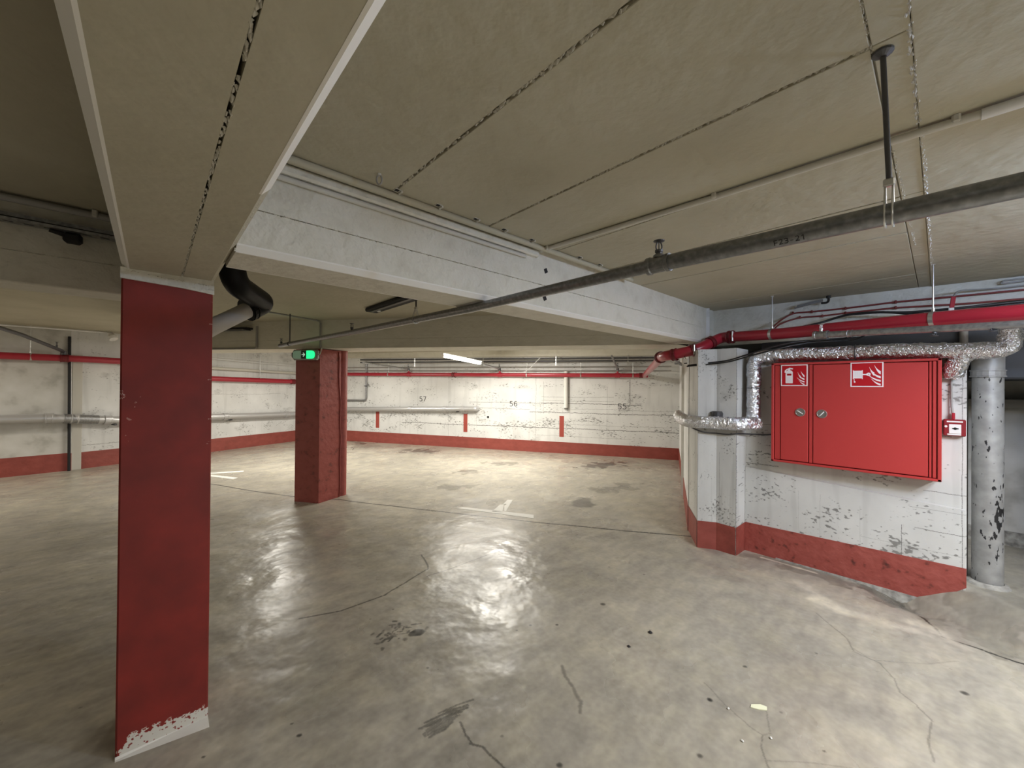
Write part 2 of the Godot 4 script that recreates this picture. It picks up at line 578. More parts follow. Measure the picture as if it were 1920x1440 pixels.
func sign_image(kind: String) -> ImageTexture:
	var im := Image.create(224, 224, false, Image.FORMAT_RGB8)
	var wh := Color(0.93, 0.9, 0.9)
	im.fill(wh)
	im.fill_rect(Rect2i(9, 9, 206, 206), Color(0.70, 0.07, 0.12))
	if kind == "extinguisher":
		im.fill_rect(Rect2i(40, 78, 62, 118), wh)
		fill_poly(im, v2([0.18, 0.35, 0.21, 0.29, 0.28, 0.26, 0.36, 0.26, 0.43, 0.29, 0.455, 0.36]), wh)
		im.fill_rect(Rect2i(62, 44, 18, 16), wh)
		fill_poly(im, v2([0.26, 0.19, 0.33, 0.13, 0.46, 0.17, 0.46, 0.22, 0.33, 0.20]), wh)
		fill_poly(im, v2([0.33, 0.16, 0.22, 0.19, 0.15, 0.27, 0.14, 0.37, 0.18, 0.37, 0.20, 0.29, 0.26, 0.23, 0.34, 0.22]), wh)
		im.fill_rect(Rect2i(52, 94, 38, 20), Color(0.66, 0.08, 0.12))
		for y in range(128, 190, 5): im.fill_rect(Rect2i(44, y, 54, 1), Color(0.78, 0.74, 0.76))
		flames(im, 0.64, 0.36, 0.25, 0.50, wh)
	else:
		im.fill_rect(Rect2i(20, 76, 64, 70), wh)
		im.fill_rect(Rect2i(17, 72, 6, 80), wh)
		im.fill_rect(Rect2i(80, 72, 6, 80), wh)
		for x in range(28, 80, 5): im.fill_rect(Rect2i(x, 84, 1, 54), Color(0.78, 0.74, 0.76))
		im.fill_rect(Rect2i(84, 106, 26, 10), wh)
		fill_poly(im, v2([0.48, 0.47, 0.55, 0.42, 0.62, 0.44, 0.62, 0.54, 0.55, 0.56, 0.48, 0.52]), wh)
		im.fill_rect(Rect2i(124, 107, 5, 7), Color(0.66, 0.08, 0.12))
		im.fill_rect(Rect2i(24, 150, 5, 26), wh)
		im.fill_rect(Rect2i(24, 172, 12, 12), wh)
		flames(im, 0.58, 0.20, 0.34, 0.62, wh)
	return ImageTexture.create_from_image(im)

func make_materials() -> void:
	var grain := noise_tex(3, 0.02, 512, 3.0)
	var grain2 := noise_tex(4, 0.008, 512, 5.0, null, 5)
	# painted concrete of slab and beams
	var cc := grad([[0.0, lin(0.40, 0.368, 0.272)], [0.3, lin(0.43, 0.398, 0.296)], [0.7, lin(0.45, 0.418, 0.314)], [1.0, lin(0.475, 0.443, 0.34)]])
	var m := mat(Color.WHITE, 0.72)
	m.albedo_texture = noise_tex(21, 0.006, 512, 0.0, cc, 5)
	m.normal_enabled = true
	m.normal_texture = noise_tex(8, 0.02, 1024, 8.0, null, 6)
	m.normal_scale = 0.2
	M.ceiling = tripl(m, 0.45)
	m = mat(lin(0.70, 0.675, 0.59), 0.7)
	m.albedo_texture = noise_tex(22, 0.01, 512, 0.0, grad([[0.0, Color(0.93, 0.925, 0.91)], [0.4, Color(0.98, 0.98, 0.97)], [1.0, Color(1, 1, 1)]]), 5)
	m.normal_enabled = true
	m.normal_texture = noise_tex(5, 0.03, 512, 6.0)
	m.normal_scale = 0.5
	M.beam = tripl(m, 1.1)
	M.edge = mat(lin(0.80, 0.78, 0.72), 0.65)  # paler than the beams: lamp light on the chamfers put into the colour
	M.burr = mat(lin(0.52, 0.49, 0.41), 0.8)
	M.dark_gap = mat(lin(0.05, 0.045, 0.04), 0.95)
	# raw grey concrete footing
	m = mat(Color.WHITE, 0.85)
	m.albedo_texture = noise_tex(23, 0.02, 512, 0.0, grad([[0.0, lin(0.12, 0.115, 0.105)], [0.5, lin(0.3, 0.29, 0.26)], [1.0, lin(0.46, 0.45, 0.41)]]), 5)
	m.normal_enabled = true
	m.normal_texture = grain
	M.footing = tripl(m, 1.4)
	# floor
	m = mat(Color.WHITE, 1.0)
	m.albedo_texture = floor_texture()
	m.roughness_texture = noise_tex(24, 0.012, 1024, 0.0, grad([[0.0, Color(0.20, 0.20, 0.20)], [0.5, Color(0.31, 0.31, 0.31)], [1.0, Color(0.52, 0.52, 0.52)]]), 5)
	m.metallic_specular = 0.5
	m.normal_enabled = true
	m.normal_texture = noise_tex(25, 0.02, 1024, 4.0, null, 5)
	m.normal_scale = 0.30
	M.floor = m
	# red wall paint
	m = mat(Color.WHITE, 0.5)
	m.albedo_texture = noise_tex(26, 0.012, 512, 0.0, grad([[0.0, lin(0.21, 0.045, 0.034)], [0.35, lin(0.26, 0.056, 0.042)], [0.6, lin(0.285, 0.062, 0.047)], [1.0, lin(0.33, 0.085, 0.065)]]), 5)
	m.normal_enabled = true
	m.normal_texture = grain
	m.normal_scale = 0.5
	M.red_paint = tripl(m, 0.9)
	m = mat(Color.WHITE, 0.55)
	m.albedo_texture = noise_tex(27, 0.02, 512, 0.0, grad([[0.0, lin(0.07, 0.018, 0.014)], [0.2, lin(0.20, 0.042, 0.032)], [0.27, lin(0.29, 0.060, 0.046)], [1.0, lin(0.35, 0.084, 0.066)]]), 5)
	m.normal_enabled = true
	m.normal_texture = noise_tex(6, 0.04, 512, 3.0)
	m.normal_scale = 0.45
	M.red_rough = tripl(m, 0.8)
	M.red_stripe = mat(lin(0.33, 0.055, 0.038), 0.6)
	# cabinet and pipes
	M.cabinet = mat(lin(0.44, 0.042, 0.040), 0.36)
	M.cabinet_dark = mat(lin(0.16, 0.008, 0.008), 0.5)
	M.red_pipe = mat(lin(0.36, 0.013, 0.030), 0.28)
	M.red_pipe.clearcoat_enabled = true
	M.red_pipe.clearcoat = 0.4
	M.dark_red = mat(lin(0.16, 0.012, 0.016), 0.45)
	m = mat(Color.WHITE, 0.42, 0.85)
	m.albedo_texture = noise_tex(28, 0.03, 512, 0.0, grad([[0.0, lin(0.20, 0.205, 0.21)], [0.5, lin(0.36, 0.365, 0.37)], [1.0, lin(0.50, 0.50, 0.50)]]), 4)
	m.normal_enabled = true
	m.normal_texture = grain
	m.normal_scale = 0.25
	M.galv = tripl(m, 2.0)
	m = mat(Color.WHITE, 0.36, 0.75)
	m.albedo_texture = noise_tex(31, 0.03, 512, 0.0, grad([[0.0, lin(0.15, 0.155, 0.16)], [0.5, lin(0.22, 0.225, 0.23)], [1.0, lin(0.34, 0.34, 0.34)]]), 5)
	M.steel = tripl(m, 2.4)
	M.galv_dark = mat(lin(0.10, 0.10, 0.105), 0.45, 0.7)
	m = mat(lin(0.56, 0.56, 0.56), 0.36, 0.55)
	m.normal_enabled = true
	m.normal_texture = grain
	m.normal_scale = 0.3
	M.grey_plastic = tripl(m, 2.0)
	M.zinc = mat(lin(0.6, 0.6, 0.58), 0.3, 0.9)
	# crinkled foil
	m = mat(lin(0.72, 0.73, 0.76), 0.17, 1.0)
	m.normal_enabled = true
	var ft := noise_tex(7, 0.03, 512, 40.0, null, 4)
	(ft.noise as FastNoiseLite).fractal_type = FastNoiseLite.FRACTAL_RIDGED
	m.normal_texture = ft
	m.normal_scale = 0.4
	M.foil = tripl(m, 3.2)
	# old downpipe with flaking coat
	m = mat(Color.WHITE, 0.5, 0.35)
	m.albedo_texture = noise_tex(29, 0.014, 512, 0.0, grad([[0.0, lin(0.02, 0.02, 0.02)], [0.13, lin(0.05, 0.05, 0.05)], [0.16, lin(0.27, 0.27, 0.265)], [0.6, lin(0.36, 0.36, 0.35)], [1.0, lin(0.42, 0.415, 0.40)]]), 5)
	M.old_pipe = tripl(m, 1.1)
	M.flaked = painted(flaked_image(), 0.5)
	M.flaked.metallic = 0.3
	M.black = mat(lin(0.012, 0.012, 0.013), 0.35)
	M.black_pipe = mat(lin(0.006, 0.006, 0.006), 0.42)
	M.black_pipe.metallic_specular = 0.25
	M.drain_grey = mat(lin(0.42, 0.40, 0.35), 0.5)
	M.black_matt = mat(lin(0.015, 0.015, 0.016), 0.8)
	M.conduit = mat(lin(0.55, 0.53, 0.47), 0.6)
	M.conduit_grey = mat(lin(0.30, 0.29, 0.27), 0.5)
	M.conduit_white = mat(lin(0.72, 0.72, 0.72), 0.45)
	M.red_conduit = mat(lin(0.20, 0.03, 0.025), 0.5)
	M.white_paint = mat(lin(0.72, 0.71, 0.66), 0.7)
	M.white_plastic = mat(lin(0.75, 0.75, 0.73), 0.4)
	M.ink = mat(lin(0.02, 0.018, 0.02), 0.9)
	M.sign_ext = painted(sign_image("extinguisher"), 0.4)
	M.sign_reel = painted(sign_image("reel"), 0.4)
	# walls
	M.wall_back = painted(wall_paint(101, 1400, 400, 165.0, {"thr": 0.675, "amt": 0.5, "low": 0.05, "lc": 0.70, "lw": 0.12, "streak": 0.05,
		"hl": [[0.505, 0.50, 0.72], [0.56, 0.42, 0.66], [0.585, 0.66, 1.0, 2.0], [0.55, 0.74, 1.0, 0.6], [0.44, 0.69, 0.86, 0.7], [0.475, 0.69, 0.86, 0.7], [0.50, 0.69, 0.92, 1.6], [0.69, 0.70, 1.0, 0.5], [0.73, 0.3, 1.0, 1.4], [0.80, 0.68, 0.9, 0.5], [0.66, 0.68, 0.84, 0.5]],
		"vl": [[0.675, 0.2, 0.88, 0.6], [0.695, 0.3, 0.6, 0.5], [0.845, 0.35, 0.9, 0.5], [0.895, 0.28, 0.52, 1.6], [0.44, 0.3, 0.88, 0.4], [0.35, 0.3, 0.88, 0.35], [0.52, 0.42, 0.75, 0.4]]}))
	M.wall_left = painted(wall_paint(102, 1024, 400, 165.0, {"thr": 0.70, "amt": 0.35, "low": 0.04, "lc": 0.7, "lw": 0.2, "hl": [[0.62, 0.03, 0.2, 0.6], [0.8, 0.03, 0.16, 0.8], [0.68, 0.5, 0.9, 0.5], [0.47, 0.4, 0.8, 0.5]]}))
	M.wall_side = painted(wall_paint(103, 640, 400, 165.0, {"thr": 0.74, "amt": 0.3, "low": 0.0, "streak": 0.0}))
	M.wall_cab = painted(wall_paint(104, 840, 1024, 480.0, {"base": Color(0.80, 0.80, 0.785), "dark": Color(0.3, 0.295, 0.28), "thr": 0.668, "amt": 0.6, "low": 0.06, "lc": 0.72, "lw": 0.13, "streak": 0.06,
		"hl": [[0.30, 0.0, 0.95, 1.5], [0.475, 0.0, 0.2, 2.4], [0.49, 0.85, 1.0, 1.3], [0.55, 0.8, 1.0, 1.0], [0.62, 0.82, 1.0, 1.2], [0.69, 0.6, 1.0, 0.6], [0.80, 0.0, 0.75, 2.5], [0.79, 0.1, 0.6, 1.6]],
		"vl": [[0.77, 0.62, 0.78, 1.3], [0.42, 0.56, 0.84, 0.6], [0.31, 0.56, 0.8, 0.5], [0.985, 0.0, 1.0, 2.0], [0.6, 0.58, 0.82, 0.5]]}))
	M.pillar = painted(wall_paint(105, 640, 900, 450.0, {"base": Color(0.80, 0.80, 0.785), "thr": 0.69, "amt": 0.5, "low": 0.05, "lc": 0.8, "streak": 0.10, "vl": [[0.35, 0.0, 1.0, 2.0], [0.66, 0.0, 1.0, 1.0], [0.70, 0.5, 0.9, 1.6], [0.93, 0.0, 1.0, 2.0], [0.25, 0.0, 1.0, 1.0], [0.30, 0.2, 1.0, 0.8]]}))
	M.wall_plain = tripl(mat(Color.WHITE, 0.8), 0.4)
	M.wall_plain.albedo_texture = noise_tex(30, 0.012, 512, 0.0, grad([[0.0, Color(0.6, 0.59, 0.56)], [0.4, Color(0.76, 0.755, 0.73)], [1.0, Color(0.82, 0.815, 0.8)]]), 5)
	M.column_front = painted(column_image(), 0.62)

# old downpipe skin, u along the pipe from the foot, v round it: bare dark flakes on one side
func flaked_image() -> ImageTexture:
	var w := 800
	var h := 240
	var n1 := nbytes(301, 0.012, w, h, 5)
	var n2 := nbytes(302, 0.045, w, h, 4, Vector2(2.5, 1))
	var by := PackedByteArray()
	by.resize(w * h * 3)
	for y in h:
		var v := float(y) / h
		for x in w:
			var i := y * w + x
			var m := float(x) / w * 1.57
			var near := exp(-pow((v - 0.625) / 0.07, 2.0)) * (exp(-pow((m - 0.55) / 0.24, 2.0)) * 0.30 + 0.04)
			near += 0.16 * exp(-pow((v - 0.5) / 0.08, 2.0)) * exp(-pow((m - 0.42) / 0.12, 2.0))
			var k := smoothstep(0.80, 0.84, n2[i] / 255.0 + near)
			var t := 0.52 + 0.16 * n1[i] / 255.0 - 0.10 * smoothstep(0.10, 0.0, m)
			by[i * 3] = int(255.0 * lerpf(t, 0.13, k))
			by[i * 3 + 1] = int(255.0 * lerpf(t, 0.13, k))
			by[i * 3 + 2] = int(255.0 * lerpf(t * 0.985, 0.135, k))
	return ImageTexture.create_from_image(Image.create_from_data(w, h, false, Image.FORMAT_RGB8, by))

# red column face: glossy red over white, chipped at the foot and along the edges
func column_image() -> ImageTexture:
	var w := 308
	var h := 2000
	var n1 := nbytes(201, 0.004, w, h, 4)
	var n2 := nbytes(202, 0.035, w, h, 4)
	var n3 := nbytes(203, 0.012, w, h, 3)
	var by := PackedByteArray()
	by.resize(w * h * 3)
	for y in h:
		var fy := float(y) / h
		for x in w:
			var i := y * w + x
			var u := float(x) / w
			var a := n1[i] / 255.0
			var d := n2[i] / 255.0
			var t := 0.9 + 0.2 * a
			var r := 0.475 * t
			var g := 0.135 * t
			var b := 0.105 * t
			# foot: chipped down to white filler, higher at the left
			var lim := 1.0 - 0.040 - 0.012 * (1.0 - u) - (d - 0.5) * 0.035
			if u < 0.12: lim += 0.03 * (1.0 - u / 0.12)
			var k := smoothstep(0.0, 0.003, fy - lim)
			if d > 0.74 and fy > 0.9: k *= 0.2
			# nicks on both edges
			var eg := minf(u, 1.0 - u)
			if eg < 0.05 and d > 0.71 + eg * 3.0 and n3[i] > 140 and fy < 0.36: k = 0.7
			if u < 0.2 and fy > 0.2 and fy < 0.34 and d > 0.73 and n3[i] > 130: k = maxf(k, 0.5)
			r = lerpf(r, 0.80, k)
			g = lerpf(g, 0.79, k)
			b = lerpf(b, 0.75, k)
			by[i * 3] = int(255.0 * clampf(r, 0, 1))
			by[i * 3 + 1] = int(255.0 * clampf(g, 0, 1))
			by[i * 3 + 2] = int(255.0 * clampf(b, 0, 1))
	return ImageTexture.create_from_image(Image.create_from_data(w, h, false, Image.FORMAT_RGB8, by))

# ------------------------------------------------------------------ lights
const WARM := Color(1.0, 0.98, 0.94)
const WHITE := Color(1.0, 0.965, 0.91)
const COOL := Color(0.98, 0.985, 1.0)
const BLUE := Color(0.74, 0.84, 1.0)

func make_lights() -> void:
	tube_lamp("bright white fluorescent tube lamp hanging in front of the numbered back wall", Vector3(3.95, 2.10, -6.2), Vector3(5.25, 2.04, -6.75), WARM, 1.8, 9.0)
	tube_lamp("white fluorescent tube lamp on the ceiling behind the squat middle column", Vector3(1.7, 2.34, -8.1), Vector3(2.9, 2.34, -9.1), WARM, 6.5, 4.0)
	tube_lamp("white fluorescent tube lamp on the ceiling behind the wide slanting beam", Vector3(4.55, 2.36, -5.25), Vector3(5.25, 2.36, -6.05), WARM, 5.0, 30.0)
	tube_lamp("white fluorescent tube lamp on the ceiling beyond the far left of the picture", Vector3(-4.4, 2.43, -8.1), Vector3(-3.2, 2.43, -8.6), WHITE, 5.0, 4.0)
	tube_lamp("cool white tube lamp on the ceiling facing the red cabinet", Vector3(2.2, 2.33, 0.75), Vector3(3.4, 2.33, 1.15), COOL, 2.4, 4.0)
	tube_lamp("white tube lamp on the ceiling behind the photographer", Vector3(1.1, 2.33, 1.7), Vector3(2.5, 2.33, 1.7), WHITE, 5.5, 4.0)
	tube_lamp("white tube lamp on the ceiling of the near left bay", Vector3(-1.7, 2.33, 0.9), Vector3(-1.7, 2.33, 2.3), WHITE, 1.0, 4.0)
	tube_lamp("unseen cool tube lamp standing in for daylight at the right behind the photographer", Vector3(2.35, 2.20, 0.85), Vector3(2.9, 2.20, 1.75), BLUE, 1.3, 4.0, true)  # added lamp in place of cool daylight from the right

func tube_lamp(label: String, a: Vector3, b: Vector3, c: Color, energy: float, glow: float, open := false) -> void:
	var root := thing("tube_lamp", label, "lamp", a)
	var d := (b - a).normalized()
	var st := begin()
	tube(st, [a, b], 0.028, 14)
	var g := mat(c, 0.5)
	g.emission_enabled = true
	g.emission = c
	g.emission_energy_multiplier = glow
	part("glowing_tube", st, g, root)
	var hs := begin()
	var side := d.cross(Vector3.UP).normalized()
	var upv := side.cross(d)
	box(hs, (a + b) * 0.5 + upv * 0.040, Vector3((b - a).length() + 0.06, 0.022, 0.07), 0.004, Basis(d, upv, side))
	part("housing", hs, M.white_plastic, root)
	for e in [a, b]:
		var s := begin()
		tube(s, [e - d * 0.016, e + d * 0.016], 0.031, 14)
		part("socket", s, M.white_plastic, root)
	if open:
		# bare batten: light leaves on all sides
		for k in 3:
			var o := OmniLight3D.new()
			o.name = "lamp_glow"
			root.add_child(o, true)
			o.position = (b - a) * (0.2 + 0.3 * k) - upv * 0.045
			o.light_color = c
			o.light_energy = energy / 3.0
			o.light_size = 0.03
			o.omni_range = 30.0
			o.omni_attenuation = 2.0
			o.shadow_enabled = true
		return
	var l := AreaLight3D.new()
	l.name = "lamp_glow"
	root.add_child(l, true)
	l.transform = Transform3D(Basis(d, upv.cross(d), upv), (b - a) * 0.5 - upv * 0.032)
	l.area_size = Vector2((b - a).length(), 0.056)
	l.light_color = c
	l.light_energy = energy
	l.area_range = 30.0
	l.area_attenuation = 2.0
	l.shadow_enabled = true

# ------------------------------------------------------------------ room shell
func floor_h(x: float, z: float) -> float:
	# flat, with a cement ramp rising to the downpipe and a worn dip at the wall foot
	var d1 := (x - 4.05) * 0.731 + (z + 0.06) * 0.682
	var up := smoothstep(0.0, 0.30, d1) * smoothstep(-0.30, 0.02, z)
	if x > 4.3: up = smoothstep(-0.3, 0.1, z)
	var h := 0.17 * up
	h -= 0.09 * exp(-pow((x - 4.17) / 0.20, 2.0) - pow((z + 0.08) / 0.20, 2.0)) * (1.0 - smoothstep(-0.02, 0.08, d1))
	return h

func axis_steps(a: float, b: float, fa: float, fb: float, fine: float, coarse: float) -> Array:
	var o := []
	var x := a
	while x < b:
		o.append(x)
		x += fine if x >= fa and x < fb else coarse
	o.append(b)
	return o

func make_floor() -> void:
	var xs := axis_steps(-7.4, 9.2, 3.4, 5.0, 0.03, 0.4)
	var zs := axis_steps(-13.2, 5.4, -0.6, 1.2, 0.03, 0.4)
	var v := PackedVector3Array()
	var nn := PackedVector3Array()
	var uv := PackedVector2Array()
	var idx := PackedInt32Array()
	for z in zs:
		for x in xs:
			v.append(Vector3(x, floor_h(x, z), z))
			var e := 0.012
			nn.append(Vector3(floor_h(x - e, z) - floor_h(x + e, z), 2 * e, floor_h(x, z - e) - floor_h(x, z + e)).normalized())
			uv.append(Vector2((x - FX0) / FM, (z - FZ0) / FM))
	var w := xs.size()
	for j in zs.size() - 1:
		for i in w - 1:
			var a := j * w + i
			idx.append_array([a, a + 1, a + w + 1, a, a + w + 1, a + w])
	# thickness: a slab below
	var arr := []
	arr.resize(Mesh.ARRAY_MAX)
	arr[Mesh.ARRAY_VERTEX] = v
	arr[Mesh.ARRAY_NORMAL] = nn
	arr[Mesh.ARRAY_TEX_UV] = uv
	arr[Mesh.ARRAY_INDEX] = idx
	var me := ArrayMesh.new()
	me.add_surface_from_arrays(Mesh.PRIMITIVE_TRIANGLES, arr)
	var o := MeshInstance3D.new()
	o.name = "floor"
	o.mesh = me
	o.material_override = M.floor
	add_child(o)
	tag(o, "stained grey concrete garage floor with cracks and a glossy sheen", "floor", "", "structure")
	var st := begin()
	boxmm(st, Vector3(-7.4, -0.5, -13.2), Vector3(9.2, -0.25, 5.4))
	var s := part("ground_slab", st, M.footing)
	tag(s, "rough concrete ground slab under the garage floor", "slab", "", "structure")

# upright wall; front face from a (left) to b (right) as seen by the viewer, thick to the far side
func wall(n: String, label: String, a: Vector2, b: Vector2, y0: float, y1: float, th: float, m: Material, inside := Vector2.ZERO) -> MeshInstance3D:
	var st := begin()
	var d := (b - a).normalized()
	var nr := Vector2(d.y, -d.x)
	if nr.dot(inside - a) < 0: nr = -nr
	var A := Vector3(a.x, y1, a.y)
	var B := Vector3(b.x, y1, b.y)
	var dn := Vector3(0, y0 - y1, 0)
	var n3 := Vector3(nr.x, 0, nr.y)
	var bk := -n3 * th
	quad(st, A, B, B + dn, A + dn, n3)
	quad(st, A + bk, B + bk, B + dn + bk, A + dn + bk, -n3)
	quad(st, A, B, B + bk, A + bk, Vector3.UP, Rect2(0, 0, 1, 0.02))
	quad(st, A + dn, B + dn, B + dn + bk, A + dn + bk, Vector3.DOWN, Rect2(0, 0.98, 1, 0.02))
	var d3 := Vector3(d.x, 0, d.y)
	quad(st, A, A + bk, A + bk + dn, A + dn, -d3, Rect2(0, 0, 0.05, 1))
	quad(st, B, B + bk, B + bk + dn, B + dn, d3, Rect2(0.95, 0, 0.05, 1))
	var o := part(n, st, m)
	tag(o, label, "wall", "", "structure")
	return o

# painted red band at the foot of a wall, standing 4 mm proud
func band(n: String, label: String, a: Vector2, b: Vector2, ya: float, yb: float, inside := Vector2.ZERO, m: Material = null, bot := -0.02) -> MeshInstance3D:
	var d := (b - a).normalized()
	var nr := Vector2(d.y, -d.x)
	if nr.dot(inside - a) < 0: nr = -nr
	var st := begin()
	prism(st, [Vector3(a.x, bot, a.y), Vector3(b.x, bot, b.y), Vector3(b.x, yb, b.y), Vector3(a.x, ya, a.y)], Vector3(nr.x, 0, nr.y) * 0.005)
	var o := part(n, st, m if m else M.red_paint)
	tag(o, label, "baseboard", "", "structure")
	return o

const WB_A := Vector2(3.40, -12.09)
const WB_B := Vector2(8.267, -3.736)
const WL_K := Vector2(-1.061, -10.378)
const WL_A := Vector2(-7.0, -9.50)
const WS_B := Vector2(4.30, -1.84)

func make_shell() -> void:
	make_floor()
	var wb := wall("wall_back", "white back wall with stall numbers 57, 56 and 55 above a red band", WB_A, WB_B, -0.1, 2.42, 0.2, M.wall_back)
	wall("wall_left", "white left wall beyond the middle column carrying red and grey pipes", WL_K, WB_A, -0.1, 2.55, 0.2, M.wall_left)
	wall("wall_left", "greyish white wall at far left, ending at the black vertical pipe", WL_A, WL_K, -0.1, 2.55, 0.2, M.wall_plain)
	wall("wall_right", "plain white side wall between the back wall and the pillar", WB_B, WS_B, -0.1, 2.42, 0.2, M.wall_side)
	band("baseboard_back", "red painted band along the foot of the numbered back wall", WB_A, WB_B, 0.29, 0.252)
	band("baseboard_left", "red painted band along the left wall beyond the front column", WL_K, WB_A, 0.30, 0.29)
	band("baseboard_left", "dark red painted band on the wall at far left", WL_A, WL_K, 0.32, 0.31)
	band("baseboard_right", "red painted band on the side wall left of the pillar", WB_B, WS_B, 0.252, 0.27)
	# stall stripes and stencilled numbers on the back wall
	var d := (WB_B - WB_A).normalized()
	var nr := Vector2(d.y, -d.x)
	if nr.dot(-WB_A) < 0: nr = -nr
	var d3 := Vector3(d.x, 0, d.y)
	var n3 := Vector3(nr.x, 0, nr.y)
	for s in [[4.485, 0.83, 0.399], [5.781, 0.846, 0.393], [7.0, 0.865, 0.383]]:
		var t: float = (s[0] - WB_A.x) / d.x
		var c := Vector3(WB_A.x + d.x * t, (s[1] + s[2]) * 0.5, WB_A.y + d.y * t) + n3 * 0.002
		var st := begin()
		box(st, c, Vector3(0.105, s[1] - s[2], 0.004), 0.0, Basis(d3, Vector3.UP, n3))
		part("painted_stripe", st, M.red_stripe, wb)
	for s in [["57", 5.174, 1.198], ["56", 6.411, 1.125], ["55", 7.680, 1.118]]:
		var t2: float = (s[1] - WB_A.x) / d.x
		var tm := TextMesh.new()
		var f := SystemFont.new()
		f.font_names = PackedStringArray(["Droid Sans Mono"])
		f.font_weight = 700
		tm.font = f
		tm.text = s[0]
		tm.font_size = 64
		tm.pixel_size = 0.178 / 64.0
		tm.depth = 0.003
		var o := MeshInstance3D.new()
		o.name = "stall_number"
		o.mesh = tm
		o.material_override = M.ink
		wb.add_child(o, true)
		o.transform = Transform3D(Basis(d3, Vector3.UP, n3), Vector3(WB_A.x + d.x * t2, s[2], WB_A.y + d.y * t2) + n3 * 0.002)
	var hs := begin()
	lathe(hs, Vector3(6.082, 0.784, -7.485) + n3 * 0.004, n3, [Vector2(0.0, 0.002), Vector2(0.026, 0.002), Vector2(0.03, -0.006)], 14)
	part("drilled_hole", hs, M.black_matt, wb)
	# walls outside the picture that close the garage, one of them added as a light blocker
	wall("wall_rear", "white rear wall of the garage behind the viewpoint", Vector2(-7.2, 5.0), Vector2(6.0, 5.0), -0.1, 2.5, 0.2, M.wall_plain)
	wall("wall_far_left", "white wall closing the left end of the garage", Vector2(-7.0, -9.6), Vector2(-7.0, 5.2), -0.1, 2.6, 0.2, M.wall_plain)
	wall("wall_passage", "dim white wall at the far right behind the old downpipe", Vector2(5.6, -2.5), Vector2(5.6, 5.2), -0.1, 2.5, 0.2, M.wall_plain)
	wall("wall_blocker", "unseen white wall added to shade the niche behind the downpipe", Vector2(4.40, 1.0), Vector2(5.59, 1.0), -0.1, 2.0, 0.15, M.wall_plain, Vector2(5, 3))  # out of view, added to keep lamp light off the passage
	var pb := begin()
	boxmm(pb, Vector3(5.592, 0.0, -2.4), Vector3(5.602, 0.30, 5.0))
	tag(part("baseboard_passage", pb, M.footing), "dark grey band at the foot of the wall behind the downpipe", "baseboard", "", "structure")
	make_ceiling()

